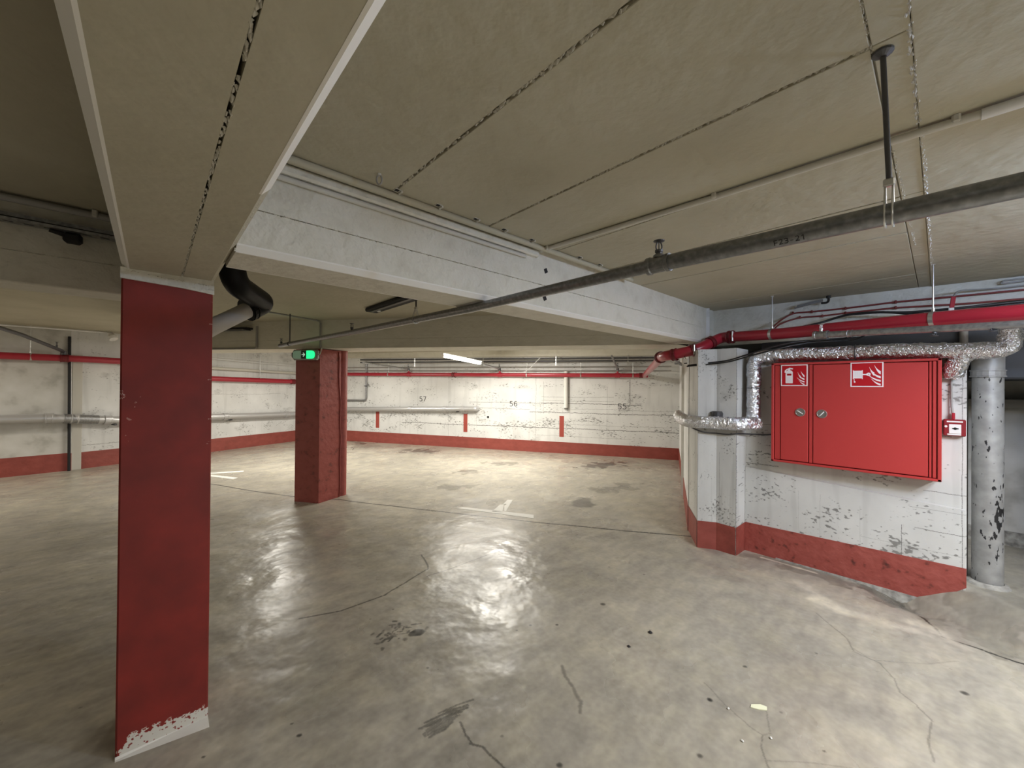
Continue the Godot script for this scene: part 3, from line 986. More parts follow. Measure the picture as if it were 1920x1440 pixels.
func make_ceiling() -> void:
	# top slab over everything
	var st := begin()
	boxmm(st, Vector3(-7.4, 2.56, -13.2), Vector3(9.2, 2.75, 5.4))
	tag(part("roof_slab", st, M.ceiling), "concrete slab above the garage ceiling", "slab", "", "structure")
	# front bay: cast between boards, joints stay open as ragged grooves
	var fr := begin()
	boxmm(fr, Vector3(0.2, 2.412, -1.8), Vector3(5.7, 2.56, 5.1))
	var root := part("ceiling", fr, M.ceiling)
	tag(root, "beige painted concrete ceiling with rough board joints above the right bay", "ceiling", "", "structure")
	var jx := [0.217, 0.773, 1.31, 1.86, 2.43, 3.0, 3.57, 4.14, 4.7]
	for i in jx.size() - 1:
		var p := begin()
		boxmm(p, Vector3(jx[i] + 0.006, 2.4 - 0.001 * (i % 3), -1.70), Vector3(jx[i + 1] - 0.006, 2.4125, -0.118), 0.0015)
		part("ceiling_board", p, M.ceiling, root)
		var p2 := begin()
		boxmm(p2, Vector3(jx[i] + (0.003 if i < 4 else 0.0), 2.401 - 0.001 * ((i + 1) % 3), -0.114), Vector3(jx[i + 1] - (0.003 if i < 4 else 0.0), 2.4125, -0.046), 0.0015)
		part("ceiling_board", p2, M.ceiling, root)
	var p3 := begin()
	boxmm(p3, Vector3(0.217, 2.3965, -0.044), Vector3(5.7, 2.4125, 5.0), 0.002)
	part("ceiling_board", p3, M.ceiling, root)
	var dn := Vector3.DOWN
	burr(root, Vector3(0.774, 2.401, -1.66), Vector3(0.773, 2.401, -0.05), dn, 0.010, 0.80, 0.006, M.burr)
	burr(root, Vector3(1.309, 2.401, -1.62), Vector3(1.312, 2.401, -0.12), dn, 0.009, 0.78, 0.006, M.burr)
	burr(root, Vector3(1.858, 2.401, -1.66), Vector3(1.862, 2.401, -0.26), dn, 0.007, 0.8, 0.005, M.burr)
	burr(root, Vector3(2.428, 2.401, -1.6), Vector3(2.43, 2.401, -0.18), dn, 0.005, 0.85, 0.003, M.burr)
	for x in [3.0, 3.57, 4.14]:
		burr(root, Vector3(x, 2.401, -1.66), Vector3(x, 2.401, -0.12), dn, 0.004, 0.9, 0.003, M.burr)
	burr(root, Vector3(1.12, 2.400, -0.05), Vector3(1.80, 2.400, -0.043), dn, 0.009, 0.9, 0.012, M.conduit_white)
	burr(root, Vector3(1.89, 2.400, -0.038), Vector3(4.3, 2.400, -0.03), dn, 0.008, 0.92, 0.011, M.conduit_white)
	burr(root, Vector3(1.05, 2.400, -0.118), Vector3(1.34, 2.400, -0.115), dn, 0.005, 0.8, 0.005, M.burr)
	burr(root, Vector3(1.93, 2.400, -0.112), Vector3(3.3, 2.400, -0.095), dn, 0.007, 0.75, 0.006, M.burr)
	burr(root, Vector3(1.76, 2.398, 0.0), Vector3(1.95, 2.398, 0.02), dn, 0.005, 0.8, 0.004, M.conduit_white)
	# bay between the cross beam and the back wall
	var b := begin()
	boxmm(b, Vector3(0.2, 2.40, -13.1), Vector3(9.1, 2.56, -1.95))
	tag(part("ceiling", b, M.ceiling), "dim beige ceiling of the bays behind the cross beam", "ceiling", "", "structure")
	var c := begin()
	boxmm(c, Vector3(-7.2, 2.40, -3.0), Vector3(-0.09, 2.56, 5.1))
	tag(part("ceiling", c, M.ceiling), "dark ceiling of the near left bay above the slotted tray", "ceiling", "", "structure")
	var e := begin()
	boxmm(e, Vector3(-7.2, 2.49, -13.1), Vector3(-0.09, 2.56, -3.15))
	tag(part("ceiling", e, M.ceiling), "pale ceiling of the far left bay in front of the left wall", "ceiling", "", "structure")

func V(x: float, y: float, z: float) -> Vector3:
	return Vector3(x, y, z)

func make_beams() -> void:
	# main beam overhead, running away from the viewer to the front column
	var root := thing("beam", "large beige beam overhead with lamplight painted on its edges and a ragged middle joint", "beam", V(0.06, 2.025, 5.0), "", "structure")
	var ln := V(0, 0, -12.6)
	var st := begin()
	prism(st, [V(-0.098, 2.56, 5.0), V(-0.098, 2.047, 5.0), V(-0.078, 2.025, 5.0), V(0.0905, 2.025, 5.0), V(0.0905, 2.56, 5.0)], ln)
	part("beam_board", st, M.ceiling, root)
	st = begin()
	prism(st, [V(0.098, 2.56, 5.0), V(0.098, 2.0255, 5.0), V(0.197, 2.0255, 5.0), V(0.217, 2.047, 5.0), V(0.217, 2.56, 5.0)], ln)
	part("beam_board", st, M.ceiling, root)
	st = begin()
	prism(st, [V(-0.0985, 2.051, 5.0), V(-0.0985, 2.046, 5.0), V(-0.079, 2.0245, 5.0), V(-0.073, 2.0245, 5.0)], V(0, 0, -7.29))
	part("painted_light_strip", st, M.edge, root)  # painted light along the left chamfer
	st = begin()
	prism(st, [V(0.2175, 2.051, 5.0), V(0.2175, 2.046, 5.0), V(0.198, 2.0250, 5.0), V(0.192, 2.0250, 5.0)], V(0, 0, -6.15))  # painted edge light, cut short before the cross beam
	part("painted_light_strip", st, M.edge, root)
	burr(root, V(0.0942, 2.026, 0.6), V(0.0942, 2.026, -1.30), Vector3.DOWN, 0.0075, 0.78, 0.004, M.burr)
	burr(root, V(0.0942, 2.026, -1.30), V(0.0942, 2.026, -2.27), Vector3.DOWN, 0.006, 0.99, 0.002, M.burr)
	burr(root, V(0.192, 2.027, 0.6), V(0.192, 2.027, -1.15), Vector3(0.3, -0.95, 0), 0.0035, 0.35, 0.002, M.burr)
	burr(root, V(0.205, 2.035, -1.15), V(0.205, 2.035, -1.96), Vector3(0.7, -0.7, 0), 0.007, 0.7, 0.004, M.burr)
	burr(root, V(-0.078, 2.027, 0.6), V(-0.078, 2.027, -2.25), Vector3(-0.7, -0.7, 0), 0.003, 0.2, 0.002, M.burr)
	# cross beam on the right
	root = thing("beam", "white cross beam with a cracked joint, from the front column to the right wall", "beam", V(2.4, 2.025, -1.83), "", "structure")
	var lx := V(4.6, 0, 0)
	st = begin()
	prism(st, [V(0.217, 2.186, -1.69), V(0.217, 2.047, -1.69), V(0.217, 2.025, -1.712), V(0.217, 2.025, -1.96), V(0.217, 2.035, -1.972), V(0.217, 2.186, -1.972)], lx)
	part("beam_board", st, M.beam, root)
	st = begin()
	prism(st, [V(0.217, 2.189, -1.6885), V(0.217, 2.56, -1.6885), V(0.217, 2.56, -1.972), V(0.217, 2.189, -1.972)], lx)
	part("beam_board", st, M.beam, root)
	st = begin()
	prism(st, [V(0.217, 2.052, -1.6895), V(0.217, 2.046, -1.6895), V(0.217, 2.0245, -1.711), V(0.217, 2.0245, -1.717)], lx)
	part("painted_light_strip", st, M.edge, root)  # lit look of the front chamfer painted on as a pale strip
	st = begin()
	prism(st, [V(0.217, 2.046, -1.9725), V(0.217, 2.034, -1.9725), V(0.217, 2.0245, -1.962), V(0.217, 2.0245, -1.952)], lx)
	part("painted_light_strip", st, M.edge, root)  # bright back chamfer, its light painted in the same way
	burr(root, V(0.22, 2.1875, -1.689), V(4.5, 2.1875, -1.689), Vector3(0, 0, 1), 0.006, 0.72, 0.005, M.beam)
	burr(root, V(0.22, 2.03, -1.70), V(0.22, 2.3, -1.69), Vector3(0.5, -0.2, 0.8), 0.008, 0.6, 0.006, M.beam)
	for q in [V(1.834, 2.283, -1.6875), V(1.826, 2.108, -1.6875)]:
		st = begin()
		box(st, q, V(0.028, 0.028, 0.003), 0.001, Basis(Vector3(0, 0, 1), 0.5))
		part("hole_plug", st, M.black_matt, root)
	# cross beam on the left, deeper in
	root = thing("beam", "dim cross beam left of the front column, under the slotted tray", "beam", V(-3.5, 2.025, -3.08), "", "structure")
	lx = V(7.0, 0, 0)
	st = begin()
	prism(st, [V(-7.1, 2.175, -2.97), V(-7.1, 2.03, -2.97), V(-7.1, 2.025, -2.975), V(-7.1, 2.025, -3.21), V(-7.1, 2.175, -3.21)], lx)
	part("beam_board", st, M.beam, root)
	st = begin()
	prism(st, [V(-7.1, 2.177, -2.968), V(-7.1, 2.56, -2.968), V(-7.1, 2.56, -3.21), V(-7.1, 2.177, -3.21)], lx)
	part("beam_board", st, M.beam, root)
	burr(root, V(-0.75, 2.176, -2.968), V(-0.11, 2.176, -2.968), Vector3(0, 0, 1), 0.006, 0.7, 0.005, M.beam)
	# wide slanting beam over the middle column
	var d := Vector2(0.592, 0.806)
	var nb := Vector2(-0.806, 0.592)  # towards the viewer
	var p0 := Vector2(0.217, -7.45)
	var p1 := Vector2(4.35, -1.83)
	root = thing("beam", "wide beige beam above the middle column, running across the back bay", "beam", V(2.3, 2.025, -4.6), "", "structure")
	var along := Vector3(p1.x - p0.x, 0, p1.y - p0.y)
	var bk := Vector3(-nb.x, 0, -nb.y) * 0.52
	var A := V(p0.x, 0, p0.y)
	st = begin()
	prism(st, [A + V(0, 2.14, 0), A + V(0, 2.025, 0), A + bk + V(0, 2.025, 0), A + bk + V(0, 2.14, 0)], along)
	part("beam_board", st, M.beam, root)
	st = begin()
	var fo := Vector3(nb.x, 0, nb.y) * 0.0015
	prism(st, [A + fo + V(0, 2.142, 0), A + fo + V(0, 2.41, 0), A + bk + V(0, 2.41, 0), A + bk + V(0, 2.142, 0)], along)
	part("beam_board", st, M.beam, root)
	burr(root, A + V(0, 2.141, 0) + along * 0.2, A + V(0, 2.141, 0) + along, Vector3(nb.x, 0, nb.y), 0.009, 0.7, 0.006, M.beam)
	# strip beam along the top of the back wall
	var wd := (WB_B - WB_A).normalized()
	var wn := Vector2(wd.y, -wd.x)
	if wn.dot(-WB_A) < 0: wn = -wn
	var off := wn * 0.14
	st = begin()
	prism(st, [V(WB_A.x, 2.29, WB_A.y), V(WB_B.x, 2.22, WB_B.y), V(WB_B.x, 2.41, WB_B.y), V(WB_A.x, 2.41, WB_A.y)], V(off.x, 0, off.y))
	tag(part("beam", st, M.beam), "pale strip beam along the top of the numbered back wall", "beam", "", "structure")
	# edge beam on the right
	st = begin()
	var ea := V(4.575, 0, -1.69)
	var eb := V(4.95, 0, 2.8)
	var bx := V(1.1, 0, 0)
	prism(st, [ea + V(0, 2.01, 0), ea + V(0, 2.41, 0), ea + bx + V(0, 2.41, 0), ea + bx + V(0, 2.01, 0)], eb - ea)
	var ebm := part("beam", st, M.beam)
	tag(ebm, "white edge beam at right carrying the thin red conduits", "beam", "", "structure")
	burr(ebm, V(4.579, 2.23, -1.66), V(4.70, 2.225, -0.2), Vector3(-1, 0, 0.07), 0.003, 0.6, 0.002, M.beam)

func make_columns() -> void:
	# front column
	var root := thing("column", "tall red painted column at the front with a chipped white foot", "column", V(0.055, 0, -2.43), "", "structure")
	var st := begin()
	var x0 := -0.098
	var x1 := 0.205
	var z0 := -2.285
	var yt := 1.985
	quad(st, V(x0 + 0.006, yt, z0), V(x1 - 0.006, yt, z0), V(x1 - 0.006, -0.02, z0), V(x0 + 0.006, -0.02, z0), V(0, 0, 1))
	quad(st, V(x0, yt, z0 - 0.006), V(x0 + 0.006, yt, z0), V(x0 + 0.006, -0.02, z0), V(x0, -0.02, z0 - 0.006), V(-0.7, 0, 0.7), Rect2(0, 0, 0.02, 1))
	quad(st, V(x1 - 0.006, yt, z0), V(x1, yt, z0 - 0.006), V(x1, -0.02, z0 - 0.006), V(x1 - 0.006, -0.02, z0), V(0.7, 0, 0.7), Rect2(0.98, 0, 0.02, 1))
	part("painted_face", st, M.column_front, root)
	st = begin()
	quad(st, V(x0, yt, -2.585), V(x0, yt, z0 - 0.006), V(x0, -0.02, z0 - 0.006), V(x0, -0.02, -2.585), V(-1, 0, 0))
	quad(st, V(x1, yt, z0 - 0.006), V(x1, yt, -2.585), V(x1, -0.02, -2.585), V(x1, -0.02, z0 - 0.006), V(1, 0, 0))
	quad(st, V(x1, yt, -2.585), V(x0, yt, -2.585), V(x0, -0.02, -2.585), V(x1, -0.02, -2.585), V(0, 0, -1))
	part("shaft", st, M.red_paint, root)
	st = begin()
	prism(st, [V(-0.101, 2.03, -2.275), V(0.208, 2.03, -2.275), V(0.209, 1.962, -2.275), V(0.1, 1.974, -2.275), V(-0.100, 1.984, -2.275)], V(0, 0, -0.32))
	part("capital", st, M.beam, root)
	burr(root, V(-0.09, 2.018, -2.274), V(0.2, 1.998, -2.274), V(0, 0, 1), 0.006, 0.6, 0.004, M.burr)
	# middle column under the slanting beam
	st = begin()
	prism(st, [V(x0, 0.0, z0), V(x0, 0.012, z0), V(x0, 0.0, z0 + 0.01)], V(x1 - x0, 0, 0))
	prism(st, [V(x1, 0.012, z0 + 0.001), V(x1, 0.0, z0 + 0.06), V(x0, 0.0, z0 + 0.012), V(x0, 0.008, z0 + 0.001)], V(0, -0.01, -0.01))
	part("plaster_foot", st, M.white_paint, root)
	var p := V(1.404, 0, -5.773)
	var q := V(1.612, 0, -5.467)
	var r := V(2.075, 0, -5.67)
	root = thing("column", "wide red column in the middle distance below the green exit light", "column", V(1.75, 0, -5.7), "", "structure")
	var ex := (r - q).normalized()
	st = begin()
	var mq := q + ex * 0.345
	var mp := p + ex * 0.345
	prism(st, [V(p.x, -0.02, p.z), V(q.x, -0.02, q.z), V(mq.x, -0.02, mq.z), V(mp.x, -0.02, mp.z)], V(0, 2.035, 0))
	part("shaft", st, M.red_rough, root)
	st = begin()
	var pc := q + ex * 0.435 + (p - q).normalized() * 0.075
	tube(st, [pc + V(0, -0.02, 0), pc + V(0, 2.03, 0)], 0.078, 20)
	part("boxed_pipe", st, M.red_rough, root)
	st = begin()
	prism(st, [mq + (p - q) * 0.12, mp, mp + ex * 0.165, mq + (p - q) * 0.5 + ex * 0.165], V(0, 2.02, 0))
	part("shaft_back", st, M.red_rough, root)
	st = begin()
	var out := (q - p).normalized() * 0.008
	var cb := []
	for k in 13:
		var yy := 2.0 - k * 0.166
		var sw := 0.30 + 0.038 * smoothstep(0.0, 6.0, float(k)) + 0.008 * sin(k * 1.9)
		cb.append(q + ex * sw + out * 0.8 + V(0, yy, 0))
	tube(st, rounded(cb, 0.06, 3), 0.007, 8)
	part("painted_cable", st, M.red_rough, root)
	# white pillar before the cabinet wall
	root = thing("pillar", "white scuffed concrete pillar with red foot, left of the red cabinet", "pillar", V(4.15, 0, -1.5), "", "structure")
	var poly := [V(4.321, -0.05, -1.846), V(3.911, -0.05, -1.585), V(3.990, -0.05, -1.44), V(3.985, -0.05, -1.268), V(4.26, -0.05, -1.254), V(4.6, -0.05, -1.25), V(4.6, -0.05, -1.85)]
	st = begin()
	var hh := V(0, 1.97, 0)
	var us := [0.0, 0.35, 0.66, 0.93, 1.0]
	for i in 4:
		var a: Vector3 = poly[i]
		var b: Vector3 = poly[i + 1]
		var n := (b - a).cross(Vector3.UP).normalized()
		if n.dot(-a) < 0: n = -n
		quad(st, a + hh, b + hh, b, a, n, Rect2(us[i], 0, us[i + 1] - us[i], 1))
	var top := []
	for e in poly: top.append(e + hh)
	for i in range(1, top.size() - 1): tri(st, top[0], top[i], top[i + 1], Vector3.UP)
	part("shaft", st, M.pillar, root)
	st = begin()
	var heights := [0.268, 0.26, 0.262, 0.258, 0.268]
	for i in 4:
		var a2: Vector3 = poly[i]
		var b2: Vector3 = poly[i + 1]
		var n2 := (b2 - a2).cross(Vector3.UP).normalized()
		if n2.dot(-a2) < 0: n2 = -n2
		var pa := a2 + n2 * 0.004
		var pb := b2 + n2 * 0.004
		quad(st, pa + V(0, heights[i] + 0.05, 0), pb + V(0, heights[i + 1] + 0.05, 0), pb, pa, n2)
	part("red_foot", st, M.red_paint, root)

# ------------------------------------------------------------------ right side: cabinet wall and pipes
func make_right_side() -> void:
	# partition that carries the cabinet
	wall("wall_partition", "white scuffed wall behind the red fire cabinet", Vector2(4.22, -1.27), Vector2(4.22, 0.133), -0.3, 1.86, 0.2, M.wall_cab)
	var st := begin()
	prism(st, [V(4.197, 0.0, -1.255), V(4.197, 0.795, -1.255), V(4.197, 0.699, 0.128), V(4.197, 0.17, 0.128), V(4.197, 0.0, -0.06)], V(0.03, 0, 0))
	var lm: StandardMaterial3D = M.wall_cab.duplicate()
	var led := begin()
	# front face textured, plus the sloping top
	var f := [V(4.197, 0.795, -1.255), V(4.197, 0.699, 0.128), V(4.197, -0.2, 0.128), V(4.197, -0.2, -1.255)]
	var uvf := func(p: Vector3) -> Vector2: return Vector2((p.z + 1.27) / 1.403, (1.86 - p.y) / 2.16)
	tri(led, f[0], f[1], f[2], V(-1, 0, 0), uvf.call(f[0]), uvf.call(f[1]), uvf.call(f[2]))
	tri(led, f[0], f[2], f[3], V(-1, 0, 0), uvf.call(f[0]), uvf.call(f[2]), uvf.call(f[3]))
	quad(led, f[0], f[1], f[1] + V(0.024, 0.006, 0), f[0] + V(0.024, 0.006, 0), V(-0.2, 0.98, 0), Rect2(0.3, 0.2, 0.1, 0.01))
	quad(led, f[1], f[1] + V(0.024, 0, 0), f[2] + V(0.024, 0, 0), f[2], V(0, 0, 1), Rect2(0.9, 0.6, 0.02, 0.3))
	tag(part("trim_plinth", led, lm), "white plinth ledge on the wall below the red fire cabinet", "plinth", "", "structure")
	st = begin()
	var zs := [-1.252, -0.9, -0.5, -0.2, -0.06, 0.03, 0.09, 0.132]
	var lo := [0.0, 0.0, -0.004, -0.01, 0.0, 0.07, 0.13, 0.168]
	for i in zs.size() - 1:
		var h0: float = 0.268 + (0.30 - 0.268) * (zs[i] + 1.25) / 1.38
		var h1: float = 0.268 + (0.30 - 0.268) * (zs[i + 1] + 1.25) / 1.38
		quad(st, V(4.192, h0, zs[i]), V(4.192, h1, zs[i + 1]), V(4.190, lo[i + 1], zs[i + 1]), V(4.190, lo[i], zs[i]), V(-1, 0, 0))
		quad(st, V(4.192, h0, zs[i]), V(4.192, h1, zs[i + 1]), V(4.2, h1, zs[i + 1]), V(4.2, h0, zs[i]), V(0, 1, 0))
	tag(part("baseboard_partition", st, M.red_rough), "worn red painted band below the red fire cabinet", "baseboard", "", "structure")
	st = begin()
	prism(st, [V(4.185, 0.01, -1.0), V(4.14, -0.18, -1.0), V(4.3, -0.18, -1.0), V(4.3, 0.01, -1.0)], V(0, 0, 1.0))
	tag(part("trim_footing", st, M.footing), "raw grey concrete footing under the worn red band", "footing", "", "structure")
	make_cabinet()
	make_call_point()
	# red main along the edge beam, dropping in bends to the back wall
	var main := [V(3.10, 1.99, 2.5), V(3.78, 2.007, 0.339), V(3.894, 2.025, -0.026), V(4.209, 2.045, -1.041), V(4.359, 2.072, -1.52)]
	var red := thing("fire_main", "thick red sprinkler main under the right edge beam with stepped bends", "pipe", main[4])
	var p0 := V(4.23, 2.02, -1.62)
	st = begin()
	tube(st, rounded([main[0], main[1], main[2], main[3], main[4]], 0.1, 3), 0.050, 20)
	part("pipe", st, M.red_pipe, red)
	var bends := [V(4.33, 2.066, -1.43), V(4.36, 2.07, -1.56), V(4.12, 1.955, -1.72), V(4.02, 1.885, -1.80), V(4.06, 1.880, -1.98), V(4.20, 1.875, -2.20)]
	st = begin()
	tube(st, rounded([bends[0], V(4.36, 2.072, -1.535), V(4.10, 1.945, -1.66), V(4.03, 1.905, -1.80), V(4.02, 1.885, -1.96), V(4.20, 1.882, -2.13)], 0.07, 5), 0.053, 20)
	part("bend", st, M.red_pipe, red)
	var away := [V(4.13, 1.884, -2.06), V(7.822, 1.801, -4.30)]
	st = begin()
	tube(st, away, 0.048, 18)
	part("pipe", st, M.red_pipe, red)
	for c in [[V(4.33, 2.066, -1.43), V(0.3, 0.05, -1)], [V(4.24, 2.013, -1.595), V(-0.8, -0.4, -0.4)], [V(4.08, 1.933, -1.70), V(-0.5, -0.3, -0.8)], [V(4.022, 1.892, -1.87), V(0, -0.1, -1)], [V(4.16, 1.883, -2.09), V(0.75, 0, -0.66)]]:
		sleeve(red, "coupling", c[0], c[1], 0.060, 0.045, M.dark_red, 0.006)
	for c in [V(4.33, 2.066, -1.43), V(4.08, 1.933, -1.70)]:
		st = begin()
		box(st, c + V(-0.055, 0.0, 0.03), V(0.016, 0.10, 0.016), 0.003)
		part("coupling_bolt", st, M.zinc, red)
	# hangers of the red main
	for h in [[V(4.209, 2.045, -1.041), "threaded rod hanger on the red main, nearest the pillar"], [V(3.894, 2.025, -0.027), "threaded rod hanger on the red main above the cabinet's right end"]]:
		rod_hanger(h[0], 2.40, 0.050, h[1], V(-0.3, 0.02, 1), "hangers of the right red main")
	# galvanised branch with sprinkler below the red main
	var gb := thing("branch_pipe", "galvanised sprinkler branch pipe below the thick red main", "pipe", V(4.0, 1.985, -0.69))
	st = begin()
	tube(st, [V(3.993, 1.985, -0.67), V(3.683, 1.928, 0.33), V(3.05, 1.90, 2.4)], 0.024, 16)
	part("pipe", st, M.galv, gb)
	sleeve(gb, "coupling", V(3.985, 1.983, -0.645), V(0.3, 0.05, -1), 0.030, 0.10, M.galv, 0.004)
	sleeve(gb, "coupling", V(3.93, 1.972, -0.46), V(0.3, 0.05, -1), 0.027, 0.03, M.galv, 0.002)
	sprinkler(gb, V(3.985, 2.012, -0.645), 1.0, M.zinc)
	for z in [-0.02, 0.22]:
		sprinkler(gb, V(3.786 - (z + 0.02) * 0.31, 1.928, z), -0.45, M.galv_dark)
	make_foil()
	# conduits on the edge beam
	var cx := 4.575
	var n1 := [V(4.30, 2.10, -1.075), V(4.42, 2.162, -1.068), V(cx + 0.02, 2.234, -1.051), V(cx + 0.045, 2.287, -0.968), V(cx + 0.06, 2.282, -0.821), V(cx + 0.08, 2.283, -0.577), V(cx + 0.10, 2.294, -0.25), V(cx + 0.13, 2.29, 0.15), V(cx + 0.16, 2.285, 0.9)]
	var n2 := [V(4.28, 2.09, -1.05), V(4.42, 2.155, -1.046), V(cx + 0.02, 2.209, -1.011), V(cx + 0.05, 2.238, -0.912), V(cx + 0.065, 2.232, -0.741), V(cx + 0.08, 2.24, -0.577), V(cx + 0.10, 2.245, -0.25), V(cx + 0.13, 2.225, 0.15), V(cx + 0.16, 2.215, 0.9)]
	var k := 0
	for pts in [n1, n2]:
		var o := thing("red_conduit", ["upper thin dark red conduit on the right edge beam", "lower thin dark red conduit on the right edge beam"][k], "conduit", pts[0], "red conduits on the edge beam")
		st = begin()
		tube(st, rounded(pts, 0.06, 4), 0.0075, 10)
		part("conduit_run", st, M.red_conduit, o)
		for i in range(3, 7):
			st = begin()
			box(st, pts[i] + V(-0.002, 0, 0), V(0.022, 0.026, 0.014), 0.003)
			part("clip", st, M.red_conduit, o)
		k += 1
	# black cables
	var cab := thing("black_cable", "black cable draped behind the thick red main along the edge beam", "cable", V(4.5, 2.15, -0.73))
	st = begin()
	tube(st, rounded([V(4.25, 2.09, -0.86), V(4.50, 2.151, -0.727), V(4.50, 2.203, -0.559), V(4.50, 2.201, -0.369), V(4.51, 2.171, -0.177), V(4.52, 2.169, 0.081), V(4.55, 2.182, 0.392), V(4.7, 2.2, 2.4)], 0.08, 5), 0.010, 10)
	part("cable_run", st, M.black, cab)
	st = begin()
	tube(st, rounded([V(4.51, 2.20, -0.50), V(4.52, 2.195, -0.3), V(4.53, 2.155, -0.15), V(4.54, 2.15, 0.08), V(4.57, 2.17, 0.39), V(4.72, 2.18, 2.4)], 0.08, 5), 0.008, 10)
	part("cable_run", st, M.black, cab)
	k = 0
	for s in [[V(3.984, 1.772, -1.715), V(3.955, 1.790, -1.50), V(3.945, 1.80, -1.33), V(3.90, 1.85, -1.145), V(3.96, 1.93, -0.90), V(4.06, 1.955, -0.70), V(4.22, 1.96, -0.50), V(4.36, 2.08, -0.40)], [V(3.975, 1.762, -1.72), V(3.945, 1.775, -1.50), V(3.93, 1.785, -1.33), V(3.86, 1.83, -1.12), V(3.90, 1.89, -0.90), V(4.06, 1.94, -0.72), V(4.24, 1.945, -0.45), V(4.37, 2.06, -0.34)]]:
		st = begin()
		tube(st, rounded(s, 0.1, 5), 0.0065, 8)
		tag(part("black_cable", st, M.black), ["upper slack black cable crossing in front of the pillar top", "lower slack black cable crossing in front of the pillar top"][k], "cable", "slack cables by the pillar")
		k += 1
	# tag plate hanging from the red bends
	var tg := thing("valve_tag", "small white plate with black print under the red pipe bends", "tag", V(4.0, 1.80, -1.74))
	st = begin()
	box(st, V(3.985, 1.812, -1.735), V(0.006, 0.055, 0.085), 0.002, Basis(Vector3.UP, -0.6))
	part("plate", st, M.white_plastic, tg)
	st = begin()
	box(st, V(3.981, 1.794, -1.735), V(0.006, 0.010, 0.05), 0.001, Basis(Vector3.UP, -0.6))
	part("print", st, M.ink, tg)
	st = begin()
	tube(st, [V(3.99, 1.84, -1.74), V(4.005, 1.87, -1.76)], 0.003, 6)
	part("wire", st, M.black, tg)
	st = begin()
	for i in 9:
		var c := V(4.01 + rng.randf_range(-0.03, 0.03), 1.80 + rng.randf_range(-0.02, 0.035), -1.83 + rng.randf_range(-0.04, 0.04))
		box(st, c, V(0.02, 0.012, 0.03), 0.003, Basis(Vector3(rng.randf(), rng.randf(), 1).normalized(), rng.randf() * 2.0))
	tag(part("cable_knot", st, M.conduit_grey), "tangle of grey cable clamps below the red pipe bends", "cable")
	# old downpipe at the right
	var dp := thing("downpipe", "thick old grey downpipe with flaking coat at the far right", "pipe", V(4.38, 0.17, 0.235))
	st = begin()
	var skin := begin()
	for kk in 28:
		var a := TAU * kk / 28.0
		var b := TAU * (kk + 1) / 28.0
		var oa := V(cos(a), 0, -sin(a))
		var ob := V(cos(b), 0, -sin(b))
		var foot := V(4.38, 0.15, 0.235)
		var q := [foot + oa * 0.075, foot + ob * 0.075, foot + ob * 0.075 + V(0, 1.57, 0), foot + oa * 0.075 + V(0, 1.57, 0)]
		var uvs := [Vector2(0, kk / 28.0), Vector2(0, (kk + 1) / 28.0), Vector2(1, (kk + 1) / 28.0), Vector2(1, kk / 28.0)]
		var ns := [oa, ob, ob, oa]
		for t in [[0, 1, 2], [0, 2, 3]]:
			var o3: Array = t if (q[t[1]] - q[t[0]] as Vector3).cross(q[t[2]] - q[t[0]]).dot(oa) < 0.0 else [t[0], t[2], t[1]]
			for e in o3:
				skin.set_normal(ns[e])
				skin.set_uv(uvs[e])
				skin.add_vertex(q[e])
	part("pipe", skin, M.flaked, dp)
	st = begin()
	tube(st, [V(4.38, 1.64, 0.235), V(4.38, 1.80, 0.235)], 0.079, 28)
	part("upper_pipe", st, M.old_pipe, dp)
	sleeve(dp, "collar", V(4.38, 1.665, 0.235), V(0, 1, 0), 0.083, 0.05, M.old_pipe, 0.004)
	st = begin()
	lathe(st, V(4.38, 0.16, 0.235), V(0, 1, 0), [Vector2(0.115, 0.0), Vector2(0.10, 0.025), Vector2(0.078, 0.035)], 24)
	part("mortar_ring", st, M.footing, dp)
	st = begin()
	tube(st, [V(4.435, 0.1, 0.125), V(4.435, 1.99, 0.125)], 0.022, 14)
	tag(part("riser_pipe", st, M.conduit_grey), "thin grey riser pipe between the wall end and the downpipe", "pipe")
	st = begin()
	boxmm(st, V(5.45, 1.40, -2.0), V(5.6, 1.47, 3.0), 0.004)
	tag(part("trim_shade", st, M.conduit_grey), "added dark strip for the shadow band on the wall behind the downpipe", "shade_band", "", "structure")  # dark strip drawn where a band of shadow lies on this wall
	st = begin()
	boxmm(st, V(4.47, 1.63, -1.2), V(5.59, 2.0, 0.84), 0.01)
	tag(part("shade_box", st, mat(lin(0.055, 0.06, 0.07), 0.7)), "added dark box standing in for shade above the old downpipe", "shade_box")  # invented box: its near-black colour stands in for deep shade
	# bent grey bracket with black elbow near the ceiling
	var br := thing("bracket", "flat grey bracket with a black elbow at the top of the edge beam", "bracket", V(4.58, 2.36, -0.8))
	st = begin()
	box(st, V(4.59, 2.360, -0.83), V(0.05, 0.010, 0.20), 0.003, Basis(Vector3(1, 0, 0), -0.18))
	box(st, V(4.58, 2.345, -0.84), V(0.05, 0.006, 0.22), 0.002, Basis(Vector3(1, 0, 0), -0.18))
	part("plate", st, M.conduit_grey, br)
	st = begin()
	tube(st, rounded([V(4.585, 2.345, -0.74), V(4.57, 2.34, -0.685), V(4.55, 2.40, -0.685)], 0.03, 4), 0.010, 10)
	part("elbow", st, M.black, br)
	sleeve(br, "nut", V(4.552, 2.388, -0.685), V(0, 1, 0), 0.017, 0.02, M.black, 0.002)
	# red bent bar with white clip and the grey conduits above
	var rb := thing("pipe_bracket", "bent red bar with white clip rising from the right red main", "bracket", V(4.48, 2.15, 0.065))
	st = begin()
	box(st, V(4.49, 2.215, 0.07), V(0.02, 0.085, 0.026), 0.004, Basis(Vector3(1, 0, 0), 0.12))
	part("bar", st, M.red_pipe, rb)
